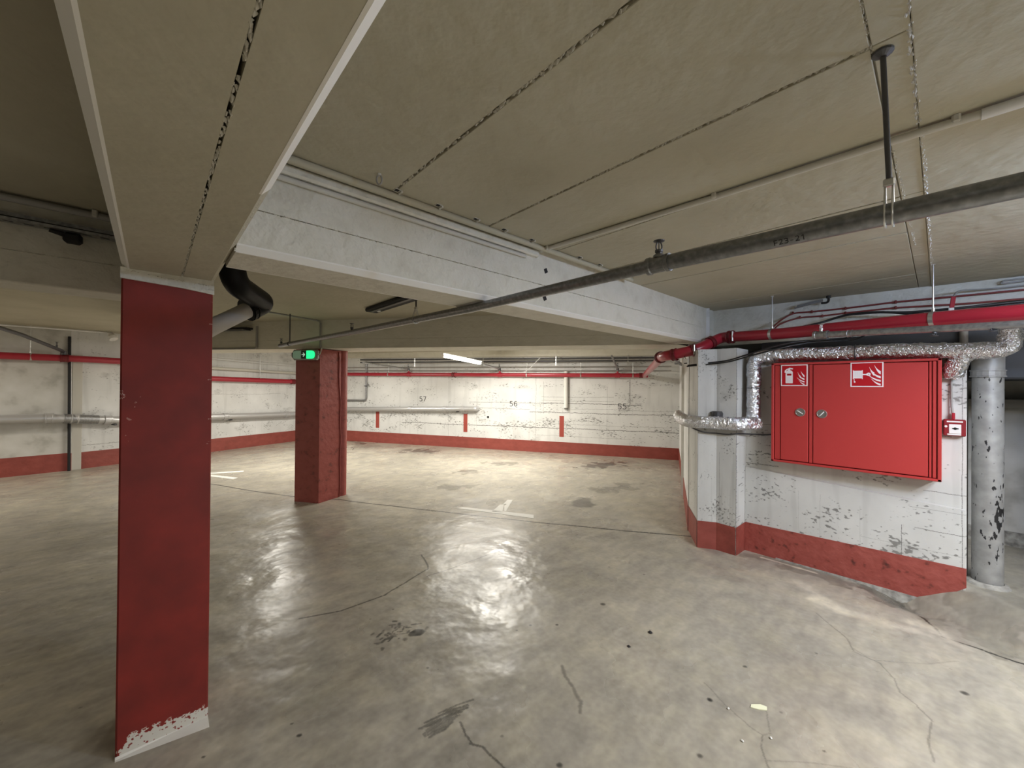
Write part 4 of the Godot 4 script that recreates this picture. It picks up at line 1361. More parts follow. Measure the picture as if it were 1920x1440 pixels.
	st = begin()
	box(st, V(4.485, 2.152, 0.063), V(0.024, 0.042, 0.030), 0.004)
	part("clip", st, M.white_plastic, rb)
	k = 0
	for s in [[V(4.50, 2.262, 0.075), V(4.57, 2.312, 0.095), V(4.70, 2.318, 0.30), V(4.90, 2.33, 2.4)], [V(4.90, 2.36, 2.4), V(4.71, 2.352, 0.42), V(4.70, 2.348, 0.31), V(4.71, 2.372, 0.33), V(4.90, 2.38, 2.4)]]:
		st = begin()
		tube(st, rounded(s, 0.05, 5), 0.006, 8)
		tag(part("grey_conduit", st, M.conduit_grey), ["thin grey conduit leaving the bent red bar", "thin looped grey cable at the top right under the ceiling"][k], "conduit")
		k += 1

func make_cabinet() -> void:
	var X := 4.06
	var c := thing("fire_cabinet", "wide red metal fire hose cabinet on the white wall", "cabinet", V(4.06, 0.9, -0.5))
	var st := begin()
	boxmm(st, V(X + 0.022, 0.905, -1.005), V(4.225, 1.768, 0.012), 0.004)
	part("body", st, M.cabinet, c)
	# raised rim all round
	st = begin()
	boxmm(st, V(X - 0.004, 0.903, -1.008), V(X + 0.03, 1.770, -0.988), 0.003)
	boxmm(st, V(X - 0.004, 0.903, -0.006), V(X + 0.03, 1.770, 0.014), 0.003)
	boxmm(st, V(X - 0.004, 1.752, -1.008), V(X + 0.03, 1.770, 0.014), 0.003)
	boxmm(st, V(X - 0.004, 0.903, -1.008), V(X + 0.03, 0.921, 0.014), 0.003)
	part("rim", st, M.cabinet, c)
	for fz in [[-0.984, -0.942], [-0.738, -0.713], [-0.030, -0.010], [-0.048, -0.035]]:
		st = begin()
		boxmm(st, V(X + 0.006, 0.924, fz[0]), V(X + 0.03, 1.750, fz[1]), 0.003)
		part("frame_upright", st, M.cabinet, c)
	st = begin()
	boxmm(st, V(X + 0.019, 0.918, -0.99), V(X + 0.0235, 1.756, 0.0))
	part("door_gap", st, M.cabinet_dark, c)
	# narrow door for the extinguisher, wide door for the hose reel
	st = begin()
	boxmm(st, V(X, 0.928, -0.938), V(X + 0.02, 1.746, -0.743), 0.003)
	var d1 := part("door", st, M.cabinet, c)
	d1.set_meta("label", "narrow door with extinguisher sign")
	st = begin()
	boxmm(st, V(X, 0.928, -0.709), V(X + 0.02, 1.746, -0.052), 0.003)
	var d2 := part("door", st, M.cabinet, c)
	d2.set_meta("label", "wide door with hose reel sign")
	st = begin()
	boxmm(st, V(X - 0.003, 1.570, -0.936), V(X + 0.001, 1.752, -0.745))
	quad(st, V(X - 0.0035, 1.752, -0.936), V(X - 0.0035, 1.752, -0.745), V(X - 0.0035, 1.570, -0.745), V(X - 0.0035, 1.570, -0.936), V(-1, 0, 0))
	part("sign", sheet(V(X - 0.003, 1.752, -0.936), V(0, 0, 0.190), V(0, -0.182, 0), V(-1, 0, 0), 0.003), M.sign_ext, d1)
	part("sign", sheet(V(X - 0.003, 1.756, -0.472), V(0, 0, 0.190), V(0, -0.192, 0), V(-1, 0, 0), 0.003), M.sign_reel, d2)
	for e in [[d1, V(X, 1.346, -0.797), 0.6], [d2, V(X, 1.341, -0.651), -0.9]]:
		st = begin()
		lathe(st, e[1], V(-1, 0, 0), [Vector2(0.036, 0.0), Vector2(0.036, 0.004), Vector2(0.033, 0.008), Vector2(0.030, 0.008), Vector2(0.029, 0.004), Vector2(0.0, 0.004)], 28)
		var lk := part("turn_latch", st, M.zinc, e[0])
		st = begin()
		box(st, e[1] + V(-0.007, 0, 0), V(0.008, 0.007, 0.048), 0.002, Basis(Vector3(1, 0, 0), e[2]))
		part("latch_bar", st, M.white_plastic, e[0])

# thin plate with one printed face: origin at the face's top left
func sheet(o: Vector3, w: Vector3, h: Vector3, n: Vector3, th: float) -> SurfaceTool:
	var st := begin()
	quad(st, o, o + w, o + w + h, o + h, n)
	var b := -n * th
	var e := Rect2(0.01, 0.01, 0.02, 0.02)
	quad(st, o + b, o + w + b, o + w + h + b, o + h + b, -n, e)
	quad(st, o, o + w, o + w + b, o + b, -h.normalized(), e)
	quad(st, o + h, o + h + w, o + h + w + b, o + h + b, h.normalized(), e)
	quad(st, o, o + h, o + h + b, o + b, -w.normalized(), e)
	quad(st, o + w, o + w + h, o + w + h + b, o + w + b, w.normalized(), e)
	return st

func make_call_point() -> void:
	var c := thing("call_point", "small red and white fire alarm call point right of the cabinet", "alarm", V(4.2, 1.22, 0.08))
	var st := begin()
	boxmm(st, V(4.165, 1.222, 0.022), V(4.222, 1.338, 0.128), 0.005)
	part("housing", st, mat(lin(0.22, 0.014, 0.02), 0.4), c)
	st = begin()
	boxmm(st, V(4.161, 1.240, 0.048), V(4.167, 1.305, 0.106), 0.002)
	part("button_plate", st, M.white_plastic, c)
	st = begin()
	boxmm(st, V(4.162, 1.318, 0.038), V(4.166, 1.328, 0.114), 0.001)
	part("label_strip", st, M.white_plastic, c)
	st = begin()
	boxmm(st, V(4.162, 1.228, 0.040), V(4.166, 1.238, 0.106), 0.001)
	part("label_strip", st, M.white_plastic, c)
	st = begin()
	lathe(st, V(4.161, 1.275, 0.078), V(-1, 0, 0), [Vector2(0.009, 0.0), Vector2(0.008, 0.002), Vector2(0.0, 0.002)], 16)
	box(st, V(4.1605, 1.275, 0.070), V(0.003, 0.008, 0.012), 0.0)
	box(st, V(4.1605, 1.275, 0.088), V(0.003, 0.008, 0.012), 0.0)
	part("button", st, M.ink, c)
	st = begin()
	lathe(st, V(4.163, 1.288, 0.034), V(-1, 0, 0), [Vector2(0.008, 0.0), Vector2(0.007, 0.003), Vector2(0.0, 0.003)], 14)
	part("seal", st, M.white_plastic, c)
	st = begin()
	boxmm(st, V(4.175, 1.338, 0.062), V(4.205, 1.385, 0.078), 0.003)
	part("cable_gland", st, M.red_pipe, c)
	st = begin()
	tube(st, [V(4.195, 1.38, 0.066), V(4.198, 1.44, 0.062), V(4.208, 1.66, 0.060), V(4.205, 1.80, 0.060)], 0.006, 8)
	tag(part("alarm_cable", st, M.conduit_grey), "thin grey cable rising from the call point to the foil pipe", "cable")

# crumpled foil: every facet of the wrap is dented on its own
func foil_tube(pts: Array, r: float, rough := 0.07) -> SurfaceTool:
	var line := []
	var rd := rounded(pts, r * 1.6, 7)
	var step := 0.015
	var left := 0.0
	for i in rd.size() - 1:
		var a: Vector3 = rd[i]
		var b: Vector3 = rd[i + 1]
		var ln := (b - a).length()
		while left < ln:
			line.append(a.lerp(b, left / ln))
			left += step
		left -= ln
	line.append(rd[-1])
	var st := begin()
	var sides := 22
	var u := Vector3.UP
	var prev := []
	var lob := noise(77, 9.0, 3)
	for i in line.size():
		var d: Vector3 = (line[mini(i + 1, line.size() - 1)] - line[maxi(i - 1, 0)]).normalized()
		if i == 0: u = (Vector3.UP if absf(d.y) < 0.9 else Vector3.RIGHT)
		u = (u - d * u.dot(d)).normalized()
		var w := d.cross(u)
		var ring := []
		for k in sides:
			var an := TAU * (k + 0.5 * (i % 2)) / sides
			var o := u * cos(an) + w * sin(an)
			var q: Vector3 = line[i] + o * r
			ring.append(line[i] + o * r * (1.0 + 0.12 * lob.get_noise_3dv(q) + rng.randf_range(-rough, rough)))
		if prev.size():
			for k in sides:
				var k2 := (k + 1) % sides
				var q4 := [prev[k], prev[k2], ring[k], ring[k2]]
				var t1 := [q4[0], q4[1], q4[2]] if i % 2 == 0 else [q4[0], q4[1], q4[3]]
				var t2 := [q4[1], q4[3], q4[2]] if i % 2 == 0 else [q4[0], q4[3], q4[2]]
				for t in [t1, t2]:
					var n: Vector3 = (t[1] - t[0]).cross(t[2] - t[0]).normalized()
					if n.dot((t[0] + t[1] + t[2]) / 3.0 - line[i]) < 0: n = -n
					tri(st, t[0], t[1], t[2], n)
		else:
			for k in sides: tri(st, line[0], ring[k], ring[(k + 1) % sides], -d)
		prev = ring
	for k in sides: tri(st, line[-1], prev[k], prev[(k + 1) % sides], (line[-1] - line[-2]).normalized())
	return st

func make_foil() -> void:
	var o := thing("foil_pipe", "foil wrapped insulated pipe bending round the pillar and above the red cabinet", "pipe", V(4.1, 1.2, -1.19))
	part("wrap", foil_tube([V(4.55, 1.225, -2.06), V(4.15, 1.222, -1.86), V(3.835, 1.222, -1.655), V(3.86, 1.222, -1.50), V(3.90, 1.224, -1.19), V(4.06, 1.226, -1.12)], 0.058), M.foil, o)
	part("wrap", foil_tube([V(3.92, 1.225, -1.22), V(4.12, 1.228, -1.165), V(4.135, 1.84, -1.165), V(4.14, 1.845, -0.85)], 0.058), M.foil, o)
	part("wrap", foil_tube([V(4.14, 1.845, -0.95), V(4.13, 1.838, -0.162), V(4.12, 1.812, 0.17), V(4.12, 1.815, 0.315), V(4.13, 2.02, 0.315)], 0.055), M.foil, o)
	part("wrap", foil_tube([V(4.13, 1.80, 0.11), V(4.15, 1.70, 0.075), V(4.19, 1.66, 0.065)], 0.055, 0.1), M.foil, o)
	var st := begin()
	box(st, V(4.19, 1.70, 0.035), V(0.06, 0.14, 0.05), 0.012, Basis(Vector3(1, 0, 0), 0.2))
	part("torn_insulation", st, mat(lin(0.16, 0.14, 0.10), 0.95), o)
	for e in [[V(4.128, 1.55, -1.165), V(0, 1, 0)], [V(3.887, 1.2235, -1.30), V(0.15, 0, 1)], [V(4.14, 1.845, -1.0), V(0, 0, 1)], [V(4.134, 1.841, -0.45), V(0, 0, 1)]]:
		sleeve(o, "tape_band", e[0], e[1], 0.0605, 0.006, M.galv_dark, 0.0005)
	# patch of mineral wool and stub on the pillar, cable below
	st = begin()
	lathe(st, V(3.97, 1.275, -1.43), V(0, 1, 0), [Vector2(0.05, 0.0), Vector2(0.052, 0.03), Vector2(0.042, 0.05), Vector2(0.0, 0.052)], 16)
	tag(part("pipe_stub", st, M.galv_dark), "dark capped stub on the pillar just above the foil pipe", "pipe")
	st = begin()
	tube(st, rounded([V(4.02, 1.17, -1.74), V(3.885, 1.145, -1.60), V(3.90, 1.12, -1.53), V(3.968, 1.115, -1.43), V(3.965, 1.112, -1.33), V(3.97, 1.128, -1.255), V(4.19, 1.113, -1.19), V(4.20, 1.115, -1.08), V(4.19, 1.13, -1.02)], 0.04, 4), 0.007, 8)
	tag(part("grey_cable", st, M.galv_dark), "dark cable sagging below the foil pipe into the cabinet", "cable")

# sprinkler head screwed into a pipe; up = 1 upright, negative hangs
func sprinkler(parent: Node, at: Vector3, up: float, m: Material) -> void:
	var s := signf(up)
	var k := absf(up)
	var st := begin()
	lathe(st, at, V(0, s, 0), [Vector2(0.011, 0.0), Vector2(0.011, 0.012 * k), Vector2(0.014, 0.013 * k), Vector2(0.014, 0.022 * k), Vector2(0.009, 0.024 * k), Vector2(0.0, 0.024 * k)], 14)
	for e in [-1.0, 1.0]:
		tube(st, rounded([at + V(0.004 * e, 0.02 * k * s, 0.006 * e), at + V(0.009 * e, 0.036 * k * s, 0.008 * e), at + V(0.004 * e, 0.056 * k * s, 0.003 * e)], 0.01, 3), 0.0025, 6)
	tube(st, [at + V(0, 0.022 * k * s, 0), at + V(0, 0.05 * k * s, 0)], 0.002, 6)
	lathe(st, at + V(0, 0.055 * k * s, 0), V(0, s, 0), [Vector2(0.0, -0.004), Vector2(0.006, -0.004), Vector2(0.019, 0.0), Vector2(0.020, 0.0025), Vector2(0.0, 0.004)], 16)
	part("sprinkler_head", st, m, parent)

func rod_hanger(at: Vector3, top: float, r: float, label: String, dir: Vector3, group: String, thick := 0.005) -> void:
	var o := thing("pipe_hanger", label, "hanger", V(at.x, top, at.z), group)
	var st := begin()
	tube(st, [V(at.x, top, at.z), V(at.x, at.y + r + 0.012, at.z)], thick, 8)
	part("threaded_rod", st, M.zinc, o)
	st = begin()
	tube(st, [V(at.x, at.y + r + 0.004, at.z), V(at.x, at.y + r + 0.022, at.z)], thick * 2.2, 6)
	part("nut", st, M.zinc, o)
	st = begin()
	lathe(st, at, dir, [Vector2(r + 0.001, -0.012), Vector2(r + 0.004, -0.012), Vector2(r + 0.004, 0.012), Vector2(r + 0.001, 0.012)], 18)
	part("ring_clamp", st, M.zinc, o)
	st = begin()
	lathe(st, V(at.x, top, at.z), V(0, -1, 0), [Vector2(0.014, 0.0), Vector2(0.012, 0.006), Vector2(0.0, 0.006)], 12)
	part("anchor", st, M.zinc, o)

# ------------------------------------------------------------------ back wall fittings
func make_back_side() -> void:
	var d := (WB_B - WB_A).normalized()
	var d3 := Vector3(d.x, 0, d.y)
	var n3 := Vector3(d.y, 0, -d.x)
	if n3.dot(-V(WB_A.x, 0, WB_A.y)) < 0: n3 = -n3
	# red pipe along the wall
	var rp := thing("red_pipe", "red sprinkler pipe running along the numbered back wall", "pipe", V(7.82, 1.80, -4.30))
	var a := V(3.45, 1.845, -11.85) + n3 * 0.0
	var b := V(7.86, 1.801, -4.235)
	var st := begin()
	tube(st, [a, b], 0.046, 16)
	part("pipe", st, M.red_pipe, rp)
	for t in [V(5.544, 1.824, -8.208), V(7.79, 1.802, -4.36)]:
		sleeve(rp, "coupling", on_line(a, b, t), d3, 0.055, 0.07, M.dark_red, 0.004)
	for t in [V(6.161, 0, -7.149), V(7.542, 0, -4.781), V(4.901, 0, -9.311)]:
		var c := on_line(a, b, t)
		sleeve(rp, "outlet_clamp", c, d3, 0.054, 0.10, M.red_pipe, 0.003)
		st = begin()
		tube(st, [c, c + V(0, 0.09, 0) + n3 * 0.01], 0.024, 12)
		part("outlet", st, M.red_pipe, rp)
	# rod hangers along it
	var k := 0
	for t in [V(4.6, 0, -9.85), V(6.50, 0, -6.57), V(7.13, 0, -5.47), V(7.70, 0, -4.50)]:
		var c := on_line(a, b, t)
		rod_hanger(c, 2.27, 0.046, ["back wall hanger rod nearest the middle column", "back wall hanger rod above stall number 56", "back wall hanger rod right of the white wall stub", "back wall hanger rod at the red pipe's right end"][k], d3, "hangers along the back wall", 0.006)
		k += 1
	# steel sprinkler branches that slant up from the outlets
	k = 0
	for e in [[V(4.901, 0, -9.311), V(3.636, 2.071, -9.148)], [V(6.161, 0, -7.149), V(5.339, 2.03, -6.78)], [V(7.542, 0, -4.781), V(7.163, 2.209, -4.686)]]:
		var c := on_line(a, b, e[0]) + V(0, 0.09, 0) + n3 * 0.01
		var o := thing("branch_pipe", ["steel branch pipe off the back red pipe, nearest the middle column", "steel branch pipe rising toward the glowing tube lamp", "steel branch pipe above stall number 55"][k], "pipe", c, "branches off the back red pipe")
		st = begin()
		tube(st, rounded([c, c + V(0, 0.05, 0) + n3 * 0.02, e[1]], 0.03, 4), 0.022, 12)
		part("pipe", st, M.galv, o)
		sleeve(o, "elbow_fitting", c + V(0, 0.045, 0) + n3 * 0.012, V(0, 1, 0), 0.03, 0.05, M.galv_dark, 0.002)
		sprinkler(o, c + V(0, 0.10, 0) + n3 * 0.03, 1.3, M.galv_dark)
		k += 1
	# grey drain pipe with end elbow
	var gp := thing("drain_pipe", "grey drain pipe along the back wall ending in an elbow below number 57", "pipe", V(5.8, 0.98, -7.77))
	var ga := V(3.55, 0.865, -11.6)
	var gb := V(5.802, 0.985, -7.766)
	var into := -n3 * 0.16
	st = begin()
	tube(st, rounded([ga, gb, gb + d3 * 0.10, gb + d3 * 0.11 + into], 0.09, 7), 0.060, 18)
	part("pipe", st, M.grey_plastic, gp)
	for t in [V(4.938, 0, -9.249), V(5.43, 0, -8.405), V(5.68, 0, -7.976)]:
		sleeve(gp, "socket_collar", on_line(ga, gb, t), d3, 0.066, 0.08, M.grey_plastic, 0.004)
	st = begin()
	box(st, on_line(ga, gb, V(5.60, 0, -8.12)) + V(0, -0.075, 0) - n3 * 0.06, V(0.03, 0.03, 0.16), 0.004, Basis(d3, Vector3.UP, n3))
	part("wall_bracket", st, M.galv_dark, gp)
	# cable tray rails near the top of the wall
	k = 0
	for e in [[2.222, 2.176, 0.018], [2.150, 2.118, 0.018]]:
		st = begin()
		tube(st, [V(4.16, e[0], -10.55) + n3 * 0.04, V(8.02, e[1], -3.96) + n3 * 0.04], e[2], 10)
		tag(part("pipe_rail", st, M.galv_dark), ["upper dark conduit pipe under the strip beam of the back wall", "second dark conduit pipe under the strip beam of the back wall"][k], "pipe", "dark conduit pipes on the back wall")
		k += 1
	k = 0
	for e in [[2.03, 1.997, 0.011], [1.945, 1.905, 0.009]]:
		st = begin()
		tube(st, [V(3.6, e[0], -11.66) + n3 * 0.03, V(8.15, e[1], -3.86) + n3 * 0.03], e[2], 8)
		tag(part("thin_conduit", st, M.conduit_grey), ["thin grey conduit between the dark pipes and the red back pipe", "thinnest grey conduit just above the red back pipe"][k], "conduit", "thin conduits on the back wall")
		k += 1
	for t in [5.0, 5.95, 6.85, 7.65]:
		var f: float = (t - 4.16) / (8.02 - 4.16)
		var c := V(t, 2.16, lerpf(-10.55, -3.96, f)) + n3 * 0.05
		st = begin()
		box(st, c + V(0, -0.02, 0), V(0.025, 0.22, 0.012), 0.002, Basis(d3, Vector3.UP, n3))
		tag(part("rail_bracket", st, M.zinc), {5.0: "flat bracket on the back wall rails left of the lamp", 5.95: "flat bracket on the back wall rails behind the lamp", 6.85: "flat bracket on the back wall rails above the white stub", 7.65: "flat bracket on the back wall rails near the right corner"}[t], "bracket", "brackets on the back wall")
	# bent steel conduit dropping beside the middle column
	st = begin()
	tube(st, rounded([V(4.22, 2.19, -10.47) - n3 * 0.06, V(4.222, 1.13, -10.475) - n3 * 0.06, V(3.80, 1.12, -11.20) - n3 * 0.06], 0.08, 5), 0.024, 12)
	tag(part("bent_conduit", st, M.galv), "bent steel pipe dropping from the rails beside the middle column", "pipe")
	st = begin()
	box(st, V(4.25, 1.52, -10.47), V(0.09, 0.02, 0.02), 0.003, Basis(d3, Vector3.UP, n3))
	box(st, V(4.29, 1.55, -10.40), V(0.02, 0.07, 0.02), 0.003, Basis(d3, Vector3.UP, n3))
	tag(part("pipe_clip", st, M.galv_dark), "small angled clip right of the bent steel pipe", "clip")
	# painted stub pipe
	var sp := thing("wall_stub", "white painted vertical pipe stub broken off above the middle red stripe", "pipe", V(7.015, 1.02, -5.72))
	st = begin()
	tube(st, [V(7.013, 1.90, -5.80) + n3 * 0.01, V(7.016, 1.06, -5.795) + n3 * 0.01], 0.045, 14)
	part("pipe", st, M.white_paint, sp)
	st = begin()
	for i in 8:
		var an := TAU * i / 8.0
		var e := V(7.016, 1.07, -5.795) + n3 * 0.01 + d3 * cos(an) * 0.036 + n3 * sin(an) * 0.036
		tri(st, e + d3 * 0.012, e - d3 * 0.012, e + V(0, -0.04 - 0.07 * rng.randf(), 0), n3)
		tri(st, e + d3 * 0.012, e - d3 * 0.012, e + V(0, -0.05, 0), -n3)
	part("ragged_end", st, M.conduit_grey, sp)
	# small cable from the rails to the outlet near number 55
	st = begin()
	tube(st, [V(6.62, 2.21, -6.22) + n3 * 0.09, V(6.50, 1.95, -6.45) + n3 * 0.09, V(6.44, 1.87, -6.6) + n3 * 0.07], 0.008, 8)
	tag(part("flex_cable", st, M.conduit_white), "thin slanting white cable right of the branch by the lamp", "cable")

func on_line(a: Vector3, b: Vector3, t: Vector3) -> Vector3:
	var d := Vector2(b.x - a.x, b.z - a.z)
	var f := Vector2(t.x - a.x, t.z - a.z).dot(d) / d.length_squared()
	return a.lerp(b, f)

# ------------------------------------------------------------------ left wall fittings
func make_left_side() -> void:
	var off := V(-0.02, 0, 0.0)
	var rp := thing("red_pipe", "dark red sprinkler pipe high on the left wall, stepping down behind the front column", "pipe", V(-1.06, 1.97, -10.25))
	var st := begin()
	tube(st, rounded([V(-6.5, 1.99, -9.45), V(-1.065, 1.971, -10.248), V(-0.1, 1.958, -10.60), V(0.35, 1.68, -10.78), V(0.996, 1.663, -11.042), V(3.0, 1.62, -11.80)], 0.12, 5), 0.058, 16)
	part("pipe", st, M.red_pipe, rp)
	for c in [[V(-1.12, 1.971, -10.24), V(1, 0, -0.15)], [V(2.78, 1.624, -11.72), V(0.93, 0, -0.36)]]:
		sleeve(rp, "coupling", c[0], c[1], 0.066, 0.10, M.dark_red, 0.006)
	var k := 0
	for h in [[V(-1.49, 1.972, -10.19), 2.49], [V(1.975, 1.643, -11.42), 2.40]]:
		rod_hanger(h[0], h[1], 0.058, ["hanger rod of the left red pipe at the far left", "hanger rod of the left red pipe between the two columns"][k], V(0.93, 0, -0.3), "hangers along the left wall", 0.006)
		k += 1
	# branch rising to the left bay
	var br := thing("branch_pipe", "dark steel branch pipe rising from the red pipe at far left", "pipe", V(-1.13, 2.03, -10.22))
	st = begin()
	tube(st, rounded([V(-1.13, 2.03, -10.23), V(-1.135, 2.09, -10.18), V(-1.36, 2.22, -8.75), V(-1.75, 2.34, -6.2)], 0.04, 4), 0.026, 12)
	part("pipe", st, M.galv_dark, br)
	sleeve(br, "elbow_fitting", V(-1.13, 2.06, -10.21), V(0, 1, 0), 0.036, 0.06, M.galv_dark, 0.003)
	sprinkler(br, V(-1.17, 2.13, -9.9), 1.6, M.galv_dark)
	# grey drain pipe
	var gp := thing("drain_pipe", "grey drain pipe with socket joints running along the left wall", "pipe", V(-0.9, 0.88, -10.3))
	var g := [V(-6.5, 0.985, -9.40), V(-1.75, 0.957, -10.13), V(-1.28, 0.945, -10.20), V(-0.86, 0.895, -10.34), V(-0.447, 0.845, -10.487), V(1.004, 0.804, -11.045), V(2.95, 0.742, -11.80)]
	st = begin()
	tube(st, rounded(g, 0.1, 4), 0.072, 18)
	part("pipe", st, M.grey_plastic, gp)
	for e in [[1.0 * g[2], V(1, 0, -0.2)], [V(-1.0, 0.912, -10.29), V(1, -0.1, -0.3)], [V(-0.60, 0.862, -10.43), V(0.93, -0.1, -0.36)], [V(1.25, 0.797, -11.14), V(0.93, 0, -0.36)], [V(2.62, 0.753, -11.67), V(0.93, 0, -0.36)]]:
		sleeve(gp, "socket_collar", e[0], e[1], 0.080, 0.10, M.grey_plastic, 0.006)
	st = begin()
	tube(st, [V(-1.12, 0.925, -10.25), V(-0.72, 0.877, -10.385)], 0.081, 18)
	part("repair_sleeve", st, M.galv, gp)
	for c in [V(-0.52, 0.77, -10.49), V(1.35, 0.71, -11.22)]:
		st = begin()
		box(st, c, V(0.04, 0.03, 0.14), 0.004, Basis(Vector3.UP, 0.38))
		part("wall_bracket", st, M.galv_dark, gp)
	# black riser at the bend of the wall
	var rs := thing("riser_pipe", "black vertical pipe at the bend of the left wall", "pipe", V(-1.06, 0, -10.33))
	st = begin()
	tube(st, [V(-1.076, 2.36, -10.345), V(-1.06, 0.0, -10.33)], 0.020, 12)
	part("pipe", st, M.black_matt, rs)
	st = begin()
	box(st, V(-0.99, 1.0, -10.425), V(0.13, 2.1, 0.05), 0.006, Basis(Vector3.UP, 0.36))
	part("grey_batten", st, M.conduit, rs)
	# thin conduits between the columns
	k = 0
	for e in [[1.905, 1.85, 0.034, M.conduit], [2.12, 2.035, 0.012, M.conduit_white], [2.16, 2.10, 0.008, M.conduit_white]]:
		st = begin()
		tube(st, [V(0.25, e[0] + 0.02, -10.78), V(2.95, e[1], -11.84)], e[2], 10)
		tag(part("surface_conduit", st, e[3]), ["beige pipe above the left red pipe between the columns", "thin white conduit high on the left wall between the columns", "thinnest white conduit at the top of the left wall"][k], "conduit", "conduits on the left wall")
		k += 1
	# pale conduit at the far left ceiling edge, with a small white lamp head
	var lc := thing("ceiling_conduit", "pale conduit along the ceiling edge at far left ending in a white lamp head", "conduit", V(-0.55, 2.45, -10.2))
	st = begin()
	tube(st, [V(-4.5, 2.44, -9.55), V(-1.75, 2.44, -9.85), V(-0.62, 2.47, -10.30)], 0.014, 10)
	part("conduit_run", st, M.conduit_white, lc)
	st = begin()
	lathe(st, V(-0.58, 2.475, -10.30), V(0.35, -0.8, 0.4), [Vector2(0.0, 0.0), Vector2(0.035, 0.01), Vector2(0.045, 0.06), Vector2(0.07, 0.10), Vector2(0.06, 0.15), Vector2(0.0, 0.16)], 16)
	part("lamp_head", st, M.white_plastic, lc)
	# slotted tray and conduit on the near left beam
	var tr := thing("cable_tray", "slotted metal cable tray along the left cross beam at the ceiling", "tray", V(-0.5, 2.29, -2.9))
	st = begin()
	var x := -2.4
	var y := 2.288
	var zc := -2.885
	# base made of strips around the slots
	boxmm(st, V(-2.6, y, zc - 0.030), V(-0.10, y + 0.002, zc - 0.009))
	boxmm(st, V(-2.6, y, zc + 0.009), V(-0.10, y + 0.002, zc + 0.030))
	while x < -0.12:
		boxmm(st, V(x, y, zc - 0.009), V(x + 0.030, y + 0.002, zc + 0.009))
		x += 0.062
	boxmm(st, V(-2.6, y, zc + 0.028), V(-0.10, y + 0.012, zc + 0.031))
	boxmm(st, V(-2.6, y, zc - 0.031), V(-0.10, y + 0.05, zc - 0.028))
	part("slotted_base", st, M.galv, tr)
	st = begin()
	for i in 4: tube(st, [V(-2.6, y + 0.014 + 0.004 * (i % 2), zc - 0.02 + i * 0.012), V(-0.10, y + 0.014, zc - 0.018 + i * 0.011)], 0.007, 8)
	part("cable_bundle", st, M.black, tr)
	var db := thing("junction_box", "small black box hanging below the slotted tray", "box", V(-0.3, 2.25, -2.89))
	st = begin()
	box(st, V(-0.295, 2.262, -2.90), V(0.066, 0.05, 0.05), 0.012)
	part("body", st, M.black_matt, db)
	st = begin()
	tube(st, [V(-0.325, 2.275, -2.90), V(-0.37, 2.285, -2.89)], 0.012, 10)
	part("gland", st, M.black_matt, db)
	var cn := thing("ceiling_conduit", "grey conduit beside the slotted tray at far left under the ceiling", "conduit", V(-0.3, 2.37, -2.82))
	st = begin()
	tube(st, [V(-2.6, 2.374, -2.80), V(-0.10, 2.376, -2.825)], 0.017, 12)
	part("conduit_run", st, M.conduit_grey, cn)
	for xx in [-0.215, -1.0, -1.8]:
		st = begin()
		box(st, V(xx, 2.382, -2.82), V(0.02, 0.036, 0.05), 0.004)
		part("clip", st, M.conduit, cn)

